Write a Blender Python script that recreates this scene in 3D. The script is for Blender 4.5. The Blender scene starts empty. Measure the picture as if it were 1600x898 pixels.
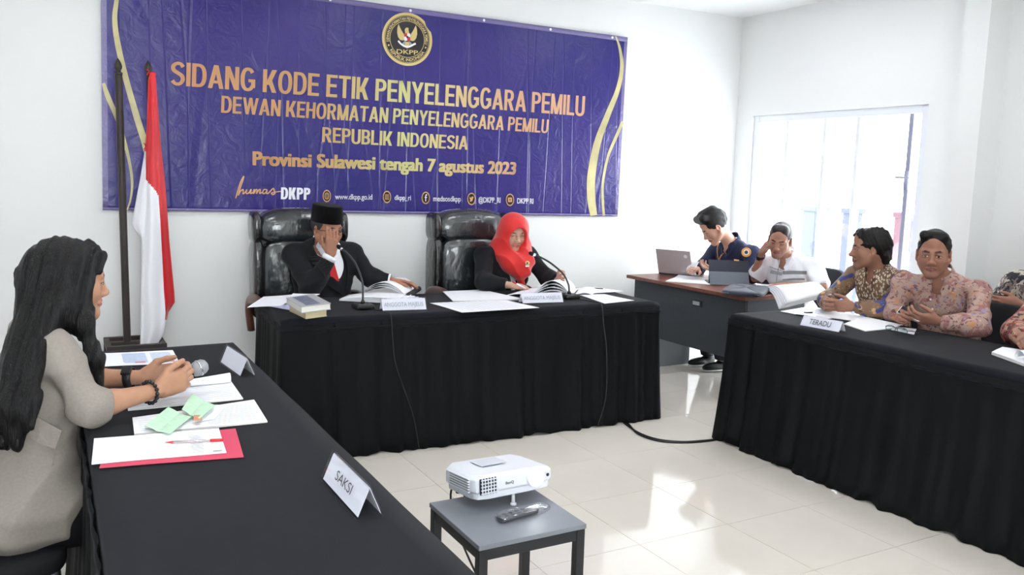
import bpy, bmesh, math, random
import numpy as np
from mathutils import Vector, Matrix

random.seed(7); np.random.seed(7)
SC = bpy.context.scene
COL = SC.collection
PI = math.pi

# ------------------------------------------------------------------ camera
CAM_F = 1309.54                       # focal length in pixels of the 1600 px frame
CAM_P = np.array([-2.6578, -4.2101, 1.5406])
CAM_PITCH, CAM_YAW, CAM_ROLL = -0.13008, 0.50556, 0.02735
def cam_axes():
    cp, sp, cy, sy = math.cos(CAM_PITCH), math.sin(CAM_PITCH), math.cos(CAM_YAW), math.sin(CAM_YAW)
    f = np.array([sy*cp, cy*cp, sp]); r = np.array([cy, -sy, 0.0]); u = np.cross(r, f)
    cr, sr = math.cos(CAM_ROLL), math.sin(CAM_ROLL)
    return r*cr+u*sr, u*cr-r*sr, f
CR, CU, CF = cam_axes()
cd = bpy.data.cameras.new('camera'); cam = bpy.data.objects.new('camera', cd); COL.objects.link(cam)
cd.sensor_width = 36.0; cd.lens = CAM_F/1600*36.0; cd.clip_start = 0.05
m = Matrix.Identity(4)
for i in range(3):
    m[i][0] = CR[i]; m[i][1] = CU[i]; m[i][2] = -CF[i]; m[i][3] = CAM_P[i]
cam.matrix_world = m
SC.camera = cam
# turning measured photo points into places in the room
def ray(u, v):
    d = (u-800)/CAM_F*CR-(v-449)/CAM_F*CU+CF
    return d
def atd(u, v, d): return CAM_P+ray(u, v)*d
def atz(u, v, z): r = ray(u, v); return CAM_P+r*(z-CAM_P[2])/r[2]
def aty(u, v, y): r = ray(u, v); return CAM_P+r*(y-CAM_P[1])/r[1]
def atx(u, v, x): r = ray(u, v); return CAM_P+r*(x-CAM_P[0])/r[0]

# ------------------------------------------------------------------ daylight and exposure
w = bpy.data.worlds.new('daylight'); SC.world = w; w.use_nodes = True
bg = w.node_tree.nodes['Background']
bg.inputs[0].default_value = (0.975, 0.985, 0.985, 1); bg.inputs[1].default_value = 10.0
FILL_STRENGTH = 6.0  # emission of the added ceiling fill panels
SC.view_settings.view_transform = 'Standard'; SC.view_settings.look = 'None'
SC.view_settings.gamma = 1.0; SC.view_settings.use_curve_mapping = False
SC.view_settings.exposure = 0.70

# ------------------------------------------------------------------ materials
def lin(r, g=None, b=None):
    if g is None: g = b = r
    f = lambda c: (c/255/12.92 if c/255 <= .04045 else ((c/255+.055)/1.055)**2.4)
    return (f(r), f(g), f(b), 1.0)
MATS = {}
def mat(name, col=(200, 200, 200), rough=.5, metal=0., spec=.5, bump=0., bscale=60., sheen=0., emit=None, estr=1., coat=0., var=0., vscale=8., stretch=None, bdist=.002, alpha=1., sss=0.):
    if name in MATS: return MATS[name]
    M = bpy.data.materials.new(name); M.use_nodes = True; MATS[name] = M
    nt = M.node_tree; N = nt.nodes; L = nt.links; p = N['Principled BSDF']
    p.inputs['Base Color'].default_value = lin(*col); p.inputs['Roughness'].default_value = rough
    p.inputs['Metallic'].default_value = metal; p.inputs['Specular IOR Level'].default_value = spec
    p.inputs['Sheen Weight'].default_value = sheen; p.inputs['Coat Weight'].default_value = coat
    p.inputs['Coat Roughness'].default_value = .08
    if sheen: p.inputs['Sheen Roughness'].default_value = .5
    if sss: p.inputs['Subsurface Weight'].default_value = sss; p.inputs['Subsurface Radius'].default_value = (.01, .004, .002); p.inputs['Subsurface Scale'].default_value = 1.
    if emit is not None:
        p.inputs['Emission Color'].default_value = lin(*emit); p.inputs['Emission Strength'].default_value = estr
    if bump or var:
        tc = N.new('ShaderNodeTexCoord'); src = tc.outputs['Object']
        if stretch:
            mp = N.new('ShaderNodeMapping'); mp.inputs['Scale'].default_value = stretch; L.new(src, mp.inputs[0]); src = mp.outputs[0]
    if bump:
        n = N.new('ShaderNodeTexNoise'); n.inputs['Scale'].default_value = bscale; n.inputs['Detail'].default_value = 3; L.new(src, n.inputs['Vector'])
        b = N.new('ShaderNodeBump'); b.inputs['Strength'].default_value = bump; b.inputs['Distance'].default_value = bdist
        L.new(n.outputs[0], b.inputs['Height']); L.new(b.outputs[0], p.inputs['Normal'])
    if var:
        n = N.new('ShaderNodeTexNoise'); n.inputs['Scale'].default_value = vscale; n.inputs['Detail'].default_value = 4; L.new(src, n.inputs['Vector'])
        r = N.new('ShaderNodeValToRGB'); c = lin(*col)
        r.color_ramp.elements[0].position = .3; r.color_ramp.elements[1].position = .7
        r.color_ramp.elements[0].color = tuple(x*(1-var) for x in c[:3])+(1,); r.color_ramp.elements[1].color = tuple(min(1, x*(1+var)) for x in c[:3])+(1,)
        L.new(n.outputs[0], r.inputs[0]); L.new(r.outputs[0], p.inputs['Base Color'])
    return M
def clear_mat(name, tint=(255, 255, 255), gloss=.12, rough=.03):
    """thin clear sheet: mostly transparent with a glossy film"""
    if name in MATS: return MATS[name]
    M = bpy.data.materials.new(name); M.use_nodes = True; MATS[name] = M
    nt = M.node_tree; N = nt.nodes; N.clear()
    t = N.new('ShaderNodeBsdfTransparent'); t.inputs[0].default_value = lin(*tint)
    g = N.new('ShaderNodeBsdfGlossy'); g.inputs['Roughness'].default_value = rough
    x = N.new('ShaderNodeMixShader'); x.inputs[0].default_value = gloss
    o = N.new('ShaderNodeOutputMaterial'); nt.links.new(t.outputs[0], x.inputs[1]); nt.links.new(g.outputs[0], x.inputs[2]); nt.links.new(x.outputs[0], o.inputs[0])
    return M

# ------------------------------------------------------------------ objects
def org(p):
    if p is None: return np.zeros(3)
    while p.parent is not None: p = p.parent
    return np.array(p.location)
def tag(o, label=None, cat=None, group=None, kind=None):
    if label: o['label'] = label
    if cat: o['category'] = cat
    if group: o['group'] = group
    if kind: o['kind'] = kind
    return o
def thing(name, loc, label, cat, group=None):
    o = bpy.data.objects.new(name, None); COL.objects.link(o); o.location = Vector([float(x) for x in loc]); o.empty_display_size = .1
    return tag(o, label, cat, group)
def link_mesh(name, verts, faces, material, parent=None, smooth=False, bevel=0., segs=2, mats=None, midx=None, pivot=None):
    verts = np.asarray(verts, dtype=float).reshape(-1, 3)
    base = org(parent)
    if parent is None and len(verts):
        base = np.array([(verts[:, 0].min()+verts[:, 0].max())/2, (verts[:, 1].min()+verts[:, 1].max())/2, verts[:, 2].min()]) if pivot is None else np.asarray(pivot, float)
    me = bpy.data.meshes.new(name); me.from_pydata((verts-base).tolist(), [], faces if isinstance(faces, list) else faces.tolist())
    o = bpy.data.objects.new(name, me); COL.objects.link(o)
    if parent is None: o.location = Vector(base.tolist())
    else: o.parent = parent
    for mm in (mats or [material]): me.materials.append(mm)
    if midx is not None: me.polygons.foreach_set('material_index', np.asarray(midx, dtype=np.int32))
    if smooth:
        me.polygons.foreach_set('use_smooth', np.ones(len(me.polygons), dtype=bool))
    me.validate(); me.update()
    if bevel:
        b = o.modifiers.new('bevel', 'BEVEL'); b.width = bevel; b.segments = segs; b.limit_method = 'ANGLE'; b.angle_limit = .6
        me.polygons.foreach_set('use_smooth', np.ones(len(me.polygons), dtype=bool))
        wn = o.modifiers.new('wn', 'WEIGHTED_NORMAL'); wn.keep_sharp = True
    return o
def copy_tree(o, parent=None):
    c = o.copy(); COL.objects.link(c); c.parent = parent
    for ch in list(o.children): copy_tree(ch, c)
    return c

def rotz(a): c, s = math.cos(a), math.sin(a); return np.array([[c, -s, 0], [s, c, 0], [0, 0, 1.]])
def rotx(a): c, s = math.cos(a), math.sin(a); return np.array([[1., 0, 0], [0, c, -s], [0, s, c]])
def roty(a): c, s = math.cos(a), math.sin(a); return np.array([[c, 0, s], [0, 1., 0], [-s, 0, c]])
def unit(v): v = np.asarray(v, float); return v/max(1e-9, np.linalg.norm(v))

class MB:
    """collects shapes of ONE part"""
    def __init__(s): s.v = []; s.f = []; s.m = []; s.cur = 0
    def add(s, vs, fs):
        o = len(s.v); s.v += [tuple(map(float, p)) for p in vs]; s.f += [[o+i for i in q] for q in fs]; s.m += [s.cur]*len(fs); return s
    def box(s, c, d, M=None):
        c = np.asarray(c, float); h = np.asarray(d, float)/2
        pts = [np.array([x, y, z])*h for z in(-1, 1) for y in(-1, 1) for x in(-1, 1)]
        if M is not None: pts = [M@p for p in pts]
        return s.add([c+p for p in pts], [[0, 2, 3, 1], [4, 5, 7, 6], [0, 1, 5, 4], [2, 6, 7, 3], [0, 4, 6, 2], [1, 3, 7, 5]])
    def tube(s, path, r, n=8, cap=True, flat=None):
        P = [np.asarray(p, float) for p in path]; k = len(P)
        R = r if hasattr(r, '__len__') else [r]*k
        T = [unit(P[min(i+1, k-1)]-P[max(i-1, 0)]) for i in range(k)]
        a = np.array([0, 0, 1.]) if abs(T[0][2]) < .9 else np.array([1., 0, 0]); N = unit(a-T[0]*(a@T[0])); vs = []
        for i in range(k):
            N = unit(N-T[i]*(N@T[i])); B = np.cross(T[i], N)
            for j in range(n):
                t = 2*PI*j/n; vs.append(P[i]+R[i]*(math.cos(t)*N+math.sin(t)*B*(flat or 1)))
        fs = [[i*n+j, i*n+(j+1) % n, (i+1)*n+(j+1) % n, (i+1)*n+j] for i in range(k-1) for j in range(n)]
        if cap: fs += [list(range(n))[::-1], list(range((k-1)*n, k*n))]
        return s.add(vs, fs)
    def lathe(s, prof, o=(0, 0, 0), M=None, n=24, cap=True):
        """prof: list of (r, z)"""
        o = np.asarray(o, float); vs = []
        for r, z in prof:
            for j in range(n):
                t = 2*PI*j/n; p = np.array([r*math.cos(t), r*math.sin(t), z]); vs.append(o+(M@p if M is not None else p))
        k = len(prof); fs = [[i*n+j, i*n+(j+1) % n, (i+1)*n+(j+1) % n, (i+1)*n+j] for i in range(k-1) for j in range(n)]
        if cap: fs += [list(range(n))[::-1], list(range((k-1)*n, k*n))]
        return s.add(vs, fs)
    def grid(s, fn, nu, nv, thick=0., closed_u=False):
        """fn(u,v) -> point, u,v in 0..1; thick>0 makes a two-sided sheet of that thickness"""
        G = np.array([[fn(i/nu, j/nv) for j in range(nv+1)] for i in range(nu+1)], float)
        n = nv+1; idx = lambda i, j: i*n+j
        fs = [[idx(i, j), idx(i+1, j), idx(i+1, j+1), idx(i, j+1)] for i in range(nu) for j in range(nv)]
        if not thick: return s.add(G.reshape(-1, 3), fs)
        du = np.gradient(G, axis=0); dv = np.gradient(G, axis=1); nn = np.cross(du, dv); nn /= np.maximum(1e-9, np.linalg.norm(nn, axis=2, keepdims=True))
        A = (G+nn*thick/2).reshape(-1, 3); B = (G-nn*thick/2).reshape(-1, 3); k = len(A)
        fs2 = fs+[[k+q for q in f[::-1]] for f in fs]
        ring = [idx(i, 0) for i in range(nu)]+[idx(nu, j) for j in range(nv)]+[idx(i, nv) for i in range(nu, 0, -1)]+[idx(0, j) for j in range(nv, 0, -1)]
        fs2 += [[ring[(i+1) % len(ring)], ring[i], k+ring[i], k+ring[(i+1) % len(ring)]] for i in range(len(ring))]
        return s.add(np.vstack([A, B]), fs2)
    def prism(s, poly, h, M, o):
        """2D outline extruded along local z by h, placed by frame M (columns) and origin o"""
        o = np.asarray(o, float); k = len(poly)
        vs = [o+M@np.array([x, y, z]) for z in(0, h) for x, y in poly]
        fs = [list(range(k))[::-1], list(range(k, 2*k))]+[[i, (i+1) % k, k+(i+1) % k, k+i] for i in range(k)]
        return s.add(vs, fs)
    def ball(s, c, r, nu=12, nv=8, M=None):
        c = np.asarray(c, float); r = np.asarray(r if hasattr(r, '__len__') else [r]*3, float); vs = []
        for i in range(nv+1):
            p = PI*i/nv
            for j in range(nu):
                t = 2*PI*j/nu; q = np.array([math.sin(p)*math.cos(t), math.sin(p)*math.sin(t), -math.cos(p)])*r; vs.append(c+(M@q if M is not None else q))
        return s.add(vs, [[i*nu+j, i*nu+(j+1) % nu, (i+1)*nu+(j+1) % nu, (i+1)*nu+j] for i in range(nv) for j in range(nu)])
    def build(s, name, material, parent=None, smooth=False, bevel=0., mats=None, segs=2, pivot=None):
        return link_mesh(name, s.v, s.f, material, parent, smooth, bevel, segs, mats, s.m if mats else None, pivot)

def smoothpath(pts, n=8):
    """Catmull-Rom through points"""
    P = [np.asarray(p, float) for p in pts]; P = [2*P[0]-P[1]]+P+[2*P[-1]-P[-2]]; out = []
    for i in range(1, len(P)-2):
        for k in range(n):
            t = k/n; a, b, c, d = P[i-1], P[i], P[i+1], P[i+2]
            out.append(.5*((2*b)+(-a+c)*t+(2*a-5*b+4*c-d)*t*t+(-a+3*b-3*c+d)*t**3))
    out.append(P[-2]); return out

_fontcache = {}
def text_mesh(txt, size, bold=0., res=4, extrude=0.):
    """outline letters of the built-in font -> (verts Nx2.., faces), origin at left baseline"""
    cu = bpy.data.curves.new('t', 'FONT'); cu.body = txt; cu.size = size; cu.resolution_u = res; cu.offset = bold; cu.extrude = extrude; cu.fill_mode = 'FRONT'
    ob = bpy.data.objects.new('t', cu); COL.objects.link(ob)
    me = bpy.data.meshes.new_from_object(ob.evaluated_get(bpy.context.evaluated_depsgraph_get()))
    n = len(me.vertices); co = np.empty(n*3); me.vertices.foreach_get('co', co); co = co.reshape(-1, 3)
    fs = [list(p.vertices) for p in me.polygons]
    bpy.data.objects.remove(ob); bpy.data.curves.remove(cu); bpy.data.meshes.remove(me)
    return co, fs
def fit_text(txt, x0, x1, z0, z1, bold=0.):
    """letters scaled so that the ink fills the box x0..x1 (cap height box z0..z1 for the capitals)"""
    co, fs = text_mesh(txt, 1.0, bold); cap, _ = text_mesh('H', 1.0, bold)
    h = cap[:, 1].max(); sx = (x1-x0)/(co[:, 0].max()-co[:, 0].min()); sz = (z1-z0)/h
    return np.stack([x0+(co[:, 0]-co[:, 0].min())*sx, z0+co[:, 1]*sz], 1), fs

# ------------------------------------------------------------------ the room
X0, X1, Y0, Y1, ZC = -3.6, 2.84, -5.25, 1.60, 3.01
M_wall = mat('white_plaster', (236, 237, 236), .6, bump=.08, bscale=35, bdist=.004)
M_ceil = mat('ceiling_white', (240, 240, 240), .7)
M_grout = mat('grout', (168, 164, 158), .8)
M_tile = mat('polished_tile', (224, 217, 207), .07, spec=.8, var=.02, vscale=5)
def structure(name, mb, m, parent=None, label=None, bevel=0.):
    o = mb.build(name, m, parent, bevel=bevel)
    if parent is None: o['kind'] = 'structure'; o['label'] = label or name
    return o
fl = structure('floor', MB().box(((X0+X1)/2, (Y0+Y1)/2, -.06), (X1-X0, Y1-Y0, .1)), M_grout, label='polished cream ceramic tile floor of the hearing room')
T = .5; tile0 = None
for i in range(math.floor(X0/T), math.ceil(X1/T)):
    for j in range(math.floor(Y0/T), math.ceil(Y1/T)):
        x0, x1, y0, y1 = max(i*T, X0), min(i*T+T, X1), max(j*T, Y0), min(j*T+T, Y1)
        full = x1-x0 > T-.001 and y1-y0 > T-.001; g = .0012
        if full and tile0 is not None:
            o = bpy.data.objects.new('tile', tile0.data); COL.objects.link(o); o.parent = fl
            o.location = tile0.location+Vector(((i-ti)*T, (j-tj)*T, 0))
        else:
            o = MB().box(((x0+x1)/2, (y0+y1)/2, -.005), (x1-x0-2*g, y1-y0-2*g, .01)).build('tile', M_tile, fl)
            if full: tile0 = o; ti, tj = i, j
structure('wall_back', MB().box(((X0+X1)/2, Y1+.08, ZC/2), (X1-X0+.5, .16, ZC+.3)), M_wall, label='white plastered wall behind the purple banner')
structure('wall_left', MB().box((X0-.08, (Y0+Y1)/2, ZC/2), (.16, Y1-Y0+.3, ZC+.3)), M_wall, label='white plastered wall on the left')
FW0, FW1, FZ0, FZ1 = -3.3, -1.5, .95, 2.45      # unseen window band, added behind the camera for frontal fill light
wf = MB()
wf.box(((X0+X1)/2, Y0-.08, FZ0/2), (X1-X0+.5, .16, FZ0)); wf.box(((X0+X1)/2, Y0-.08, (FZ1+ZC+.15)/2), (X1-X0+.5, .16, ZC+.15-FZ1))
wf.box(((X0-.25+FW0)/2, Y0-.08, (FZ0+FZ1)/2), (FW0-X0+.25, .16, FZ1-FZ0)); wf.box(((X1+.25+FW1)/2, Y0-.08, (FZ0+FZ1)/2), (X1+.25-FW1, .16, FZ1-FZ0))
structure('wall_front', wf, M_wall, label='white plastered wall behind the photographer with an added window band')
structure('ceiling', MB().box(((X0+X1)/2, (Y0+Y1)/2, ZC+.06), (X1-X0+.3, Y1-Y0+.3, .12)), M_ceil, label='flat white ceiling')
# right wall with the glazed opening
WY0, WY1, WZ = -.31, 1.40, 2.14
wr = MB()
wr.box((X1+.08, (Y0+WY0)/2, ZC/2), (.16, WY0-Y0, ZC)); wr.box((X1+.08, (WY1+Y1)/2, ZC/2), (.16, Y1-WY1, ZC)); wr.box((X1+.08, (WY0+WY1)/2, (WZ+ZC)/2), (.16, WY1-WY0, ZC-WZ))
structure('wall_right', wr, M_wall, label='white wall on the right with a wide glazed opening')
structure('trim_1', MB().box((2.72, -.767, ZC/2), (.24, .171, ZC)), M_wall, label='square white column standing proud of the right wall')
for nm, c, d in (('baseboard_back', ((X0+X1)/2, Y1-.006, .05), (X1-X0, .012, .1)), ('baseboard_right', (X1-.006, (Y0-.86)/2, .05), (.012, -.86-Y0, .1))):
    structure(nm, MB().box(c, d), M_tile, label='low cream tile skirting along the wall')
# glazed doors
M_frame = mat('white_aluminium', (232, 235, 240), .35)
M_frame2 = mat('grey_aluminium', (150, 152, 175), .4)
M_glass = clear_mat('window_glass', (250, 253, 255), .06)
win = tag(thing('window_1', (X1+.06, (WY0+WY1)/2, 0), 'tall white framed glazed doors bright with daylight', 'window'), kind='structure')
del win['category']
fx = X1+.06
fr = MB()
for y in (WY0+.03, WY1-.03): fr.box((fx, y, WZ/2), (.08, .06, WZ))
fr.box((fx, (WY0+WY1)/2, WZ-.03), (.08, WY1-WY0-.12, .06))
fr.build('window_frame', M_frame, win, bevel=.004)
wn2 = tag(thing('fill_window', ((FW0+FW1)/2, Y0-.08, FZ0), 'white framed window band added behind the photographer for fill light', 'window'), kind='structure'); del wn2['category']
f2 = MB()
for x in (FW0+.025, FW1-.025): f2.box((x, Y0-.08, (FZ0+FZ1)/2), (.05, .06, FZ1-FZ0))
for z in (FZ0+.025, FZ1-.025): f2.box(((FW0+FW1)/2, Y0-.08, z), (FW1-FW0-.1, .06, .05))
f2.build('window_frame', M_frame, wn2)
for k in range(1, 4): MB().box((FW0+(FW1-FW0)*k/4, Y0-.08, (FZ0+FZ1)/2), (.04, .05, FZ1-FZ0-.1)).build('mullion', M_frame, wn2)
for k in range(4): MB().box((FW0+(FW1-FW0)*(k+.5)/4, Y0-.08, (FZ0+FZ1)/2), ((FW1-FW0)/4-.05, .006, FZ1-FZ0-.11)).build('pane', M_glass, wn2)
ymul = [-.16, .30, .62, 1.02]
edges = [WY0+.06]+ymul+[WY1-.06]
for k, y in enumerate(ymul):
    MB().box((fx, y, (WZ-.06)/2), (.06, .035, WZ-.06)).build('mullion', M_frame2 if k == 0 else M_frame, win, bevel=.003)
for a, b in zip(edges[:-1], edges[1:]):
    MB().box((fx, (a+b)/2, (WZ-.06)/2+.02), (.006, b-a-.035, WZ-.11)).build('pane', M_glass, win)
    MB().box((fx, (a+b)/2, .03), (.05, b-a-.035, .06)).build('bottom_rail', M_frame, win, bevel=.003)
hd = MB(); hd.tube(smoothpath([(fx-.03, -.19, 1.62), (fx-.075, -.19, 1.62), (fx-.075, -.10, 1.62)], 4), .008, 8)
hd.box((fx-.034, -.16, 1.6), (.01, .03, .14)); hd.build('door_handle', M_frame2, win, smooth=True)
# outside: a pale terrace and posts
M_out = mat('pale_concrete', (235, 235, 235), .8)
structure('ground', MB().box((X1+4.2, .4, -.1), (8., 14, .1)), M_out, label='pale concrete terrace outside the glazed doors')
M_post = mat('blue_grey_post', (50, 56, 104), .6); M_post2 = mat('brown_post', (96, 60, 70), .6)
def terrace_post(p, r, m, lab):
    t = MB(); x, y = p; t.box((x, y, .62), (r, r, 1.34)); t.box((x, y, .05), (r*1.5, r*1.5, .2)); t.box((x, y, 1.31), (r*1.25, r*1.25, .05))
    tag(t.build('terrace_post', m, None, bevel=.006), lab, 'post', 'posts outside the glazed doors')
p = atx(1273, 330, 4.2); terrace_post((4.2, p[1]), .16, M_post, 'pale blue terrace post outside, seen above the white-shirted man')
p = atx(1333, 330, 4.2); terrace_post((4.2, p[1]), .13, M_post, 'blue terrace post outside, between white-shirted man and brown batik man')
p = atx(1412, 330, 3.9); terrace_post((3.9, p[1]), .1, M_post2, 'brownish terrace post outside, left of the door edge')
p = atx(1426, 330, 3.9); terrace_post((4.25, atx(1424, 330, 4.25)[1]), .09, M_post, 'thin blue terrace post outside, nearest the column')
# unseen ceiling light panels, added above the frame to fill the room
M_diff = mat('fill_diffuser', (255, 255, 255), .5, emit=(250, 252, 255), estr=FILL_STRENGTH)
fill0 = None
for i, x in enumerate((-2.3, -.3, 1.7)):
    for j, y in enumerate((-3.9, -1.9, .1)):
        if fill0 is None:
            fill0 = thing('fill_lamp', (x, y, ZC-.03), 'square white ceiling light panel', 'lamp', 'added ceiling light panels')
            f = MB()
            for s in (-1, 1): f.box((x+s*.31, y, ZC-.015), (.02, .64, .03)); f.box((x, y+s*.31, ZC-.015), (.6, .02, .03))
            f.build('fill_frame', M_frame, fill0); MB().box((x, y, ZC-.012), (.6, .6, .012)).build('diffuser', M_diff, fill0)
            l0 = fill0
        else:
            c = copy_tree(fill0); c.location = (x, y, ZC-.03)

# ------------------------------------------------------------------ tables under black cloth
M_cloth = mat('black_table_cloth', (21, 22, 28), .92, spec=.14, sheen=.04, bump=.5, bscale=900, bdist=.0006, var=.12, vscale=30)
M_skirt = mat('black_skirt_satin', (15, 17, 19), .65, spec=.12, sheen=0., bump=.3, bscale=500, bdist=.0006)
M_tleg = mat('table_leg_steel', (60, 60, 62), .4, .8)
def fold(s, seed, amp):
    r = np.random.RandomState(seed); v = 0
    for k in range(5):
        v += math.sin(s*(24+k*17+r.rand()*8)+r.rand()*6.3)*(1/(1+.5*k))
    return v*amp
def skirted_table(name, label, c, L, D, ang, H, seed, sides, flare=.05):
    """c: table centre on the floor, L along local x, D along local y; sides: subset of 'f b l r' with skirt"""
    R = rotz(ang); c = np.array([c[0], c[1], 0.]); W = lambda x, y, z: c+R@np.array([x, y, z])
    root = thing(name, c, label, 'table')
    hl, hd = L/2, D/2
    MB().box(c+np.array([0, 0, H-.016]), (L-.02, D-.02, .022), R).build('table_top', M_tleg, root)
    for sx in(-1, 1):
        for sy in(-1, 1): MB().tube([W(sx*(hl-.12), sy*(hd-.1), 0), W(sx*(hl-.12), sy*(hd-.1), H-.027)], .016, 10).build('table_leg', M_tleg, root)
    # cover cloth: top sheet with a short overhang
    drop = .05; rs = np.random.RandomState(seed)
    def top(u, v):
        x = (u-.5)*2*(hl+.06); y = (v-.5)*2*(hd+.06); ox = max(0, abs(x)-hl-.004); oy = max(0, abs(y)-hd-.004); o = max(ox, oy)
        xx = math.copysign(min(abs(x), hl+.008+min(o, .004)), x); yy = math.copysign(min(abs(y), hd+.008+min(o, .004)), y)
        z = H-o+(.0012*math.sin(x*9+seed)*math.sin(y*11) if o == 0 else 0)
        return W(xx, yy, z)
    MB().grid(top, int(L/.045), int(D/.03), .003).build('table_cover', M_cloth, root, smooth=True)
    # pleated skirt: one continuous cloth per run of neighbouring sides
    runs = {'f': ((-hl, -hd), (hl, -hd)), 'r': ((hl, -hd), (hl, hd)), 'b': ((hl, hd), (-hl, hd)), 'l': ((-hl, hd), (-hl, -hd))}
    for q, run in enumerate(sides):
        pts = []; nrm = []
        for key in run:
            t0, t1 = 0, 1
            if isinstance(key, tuple): key, t0, t1 = key
            a, b = [np.array(e) for e in runs[key]]; t = unit(b-a); n = np.array([t[1], -t[0]]); ln = np.linalg.norm(b-a)
            k = max(4, int(ln*(t1-t0)/.012))
            if pts:
                n0 = nrm[-1]
                for w_ in (.2, .4, .6, .8): pts.append(a.copy()); nrm.append(unit(n0*(1-w_)+n*w_))
            for i in range(k+1): pts.append(a+(b-a)*(t0+(t1-t0)*i/k)); nrm.append(n)
        K = len(pts); s_ = 0; S = [0]
        for i in range(1, K): s_ += max(np.linalg.norm(pts[i]-pts[i-1]), .006); S.append(s_)
        sdd = seed+q*7; NV = 14
        def sk(u, v):
            i = int(round(u*(K-1))); s = S[i]; k = v; top_z = H-.028
            wv = fold(s, sdd, .0075)*(.2+.9*k); pl = .012*abs(math.sin(s*21+1.3*math.sin(s*3+sdd)))**.6*(.5+k*.9)
            out = .012+wv+pl+flare*k**1.6*(.75+.25*math.sin(s*2.3+sdd))
            hem = max(.003, .002+.009*math.sin(s*13+sdd)+.008*math.sin(s*31+2*sdd))
            p = pts[i]+nrm[i]*out; return W(p[0], p[1], top_z+(hem-top_z)*k)
        MB().grid(sk, K-1, NV, .002).build('table_skirt', M_skirt, root, smooth=True)
        def band(u, v):
            i = int(round(u*(K-1))); p = pts[i]+nrm[i]*(.017+.004*math.sin(v*PI)+.0015*math.sin(S[i]*40)); return W(p[0], p[1], H-.05-v*.014)
        MB().grid(band, K-1, 2, .004).build('skirt_hem', M_cloth, root, smooth=True)
    return root
TZ = .77
ANG = math.radians(-2.6)
_f = np.array([-.42, .085]); _n = rotz(ANG)@np.array([0, .38, 0])
MAJ_C = (_f[0]+_n[0], _f[1]+_n[1])
t_maj = skirted_table('skirted_table', 'long black skirted table of the two panel members in front of the banner', MAJ_C, 2.38, .76, ANG, TZ, 3, [['l', 'f', 'r']], .05)
t_sak = skirted_table('skirted_table', 'black cloth table at lower left where the woman in beige sits', (-2.27, -1.735), .62, 2.75, 0, TZ, 11, [['r', 'b', 'l']], .04)
t_ter = skirted_table('skirted_table', 'black skirted table on the right in front of the batik shirted men', (1.225, -1.72), .65, 2.42, 0, TZ, 23, [['b', 'l', 'f']], .075)

# ------------------------------------------------------------------ purple banner
BY = Y1-.012
M_ban = bpy.data.materials.new('purple_vinyl'); M_ban.use_nodes = True
def _ban():
    nt = M_ban.node_tree; N = nt.nodes; L = nt.links; p = N['Principled BSDF']
    p.inputs['Roughness'].default_value = .3; p.inputs['Specular IOR Level'].default_value = .45
    tc = N.new('ShaderNodeTexCoord')
    n = N.new('ShaderNodeTexNoise'); n.inputs['Scale'].default_value = 1.1; L.new(tc.outputs['Object'], n.inputs['Vector'])
    r = N.new('ShaderNodeValToRGB'); r.color_ramp.elements[0].position = .35; r.color_ramp.elements[1].position = .68
    r.color_ramp.elements[0].color = lin(39, 35, 114); r.color_ramp.elements[1].color = lin(56, 42, 122); L.new(n.outputs[0], r.inputs[0]); L.new(r.outputs[0], p.inputs['Base Color'])
    # creases of the plastic film
    mp = N.new('ShaderNodeMapping'); mp.inputs['Scale'].default_value = (4.6, 1, .25); L.new(tc.outputs['Object'], mp.inputs[0])
    v = N.new('ShaderNodeTexVoronoi'); v.feature = 'DISTANCE_TO_EDGE'; v.inputs['Scale'].default_value = 1.3; L.new(mp.outputs[0], v.inputs['Vector'])
    vr = N.new('ShaderNodeMapRange'); vr.inputs[1].default_value = 0; vr.inputs[2].default_value = .03; L.new(v.outputs['Distance'], vr.inputs[0])
    w1 = N.new('ShaderNodeTexNoise'); w1.inputs['Scale'].default_value = 9; w1.inputs['Detail'].default_value = 5; w1.inputs['Distortion'].default_value = 1.6; L.new(tc.outputs['Object'], w1.inputs['Vector'])
    a = N.new('ShaderNodeMath'); a.operation = 'MULTIPLY_ADD'; a.inputs[1].default_value = .35; L.new(vr.outputs[0], a.inputs[0]); L.new(w1.outputs[0], a.inputs[2])
    b = N.new('ShaderNodeBump'); b.inputs['Strength'].default_value = .55; b.inputs['Distance'].default_value = .012; L.new(a.outputs[0], b.inputs['Height']); L.new(b.outputs[0], p.inputs['Normal'])
_ban()
def gold_grad():
    M = bpy.data.materials.new('gold_gradient_print'); M.use_nodes = True; nt = M.node_tree; N = nt.nodes; L = nt.links; p = N['Principled BSDF']
    p.inputs['Roughness'].default_value = .4
    tc = N.new('ShaderNodeTexCoord'); sx = N.new('ShaderNodeSeparateXYZ'); L.new(tc.outputs['Object'], sx.inputs[0])
    mr = N.new('ShaderNodeMapRange'); mr.inputs[1].default_value = -1.6; mr.inputs[2].default_value = 1.6; L.new(sx.outputs[0], mr.inputs[0])
    r = N.new('ShaderNodeValToRGB'); e = r.color_ramp.elements
    e[0].position = 0; e[0].color = lin(198, 140, 94); e[1].position = 1; e[1].color = lin(210, 160, 126)
    for q, c in ((.3, (194, 150, 96)), (.5, (202, 200, 132)), (.62, (210, 188, 132)), (.8, (208, 162, 124))):
        x = e.new(q); x.color = lin(*c)
    L.new(mr.outputs[0], r.inputs[0]); L.new(r.outputs[0], p.inputs['Base Color']); return M
M_gold = gold_grad()
M_ribbon = mat('gold_ribbon_print', (190, 180, 130), .35, var=.25, vscale=5)
M_wprint = mat('white_print', (238, 238, 246), .4); M_bprint = mat('black_print', (24, 20, 26), .4); M_goldp = mat('gold_print', (212, 190, 128), .4)
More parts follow.
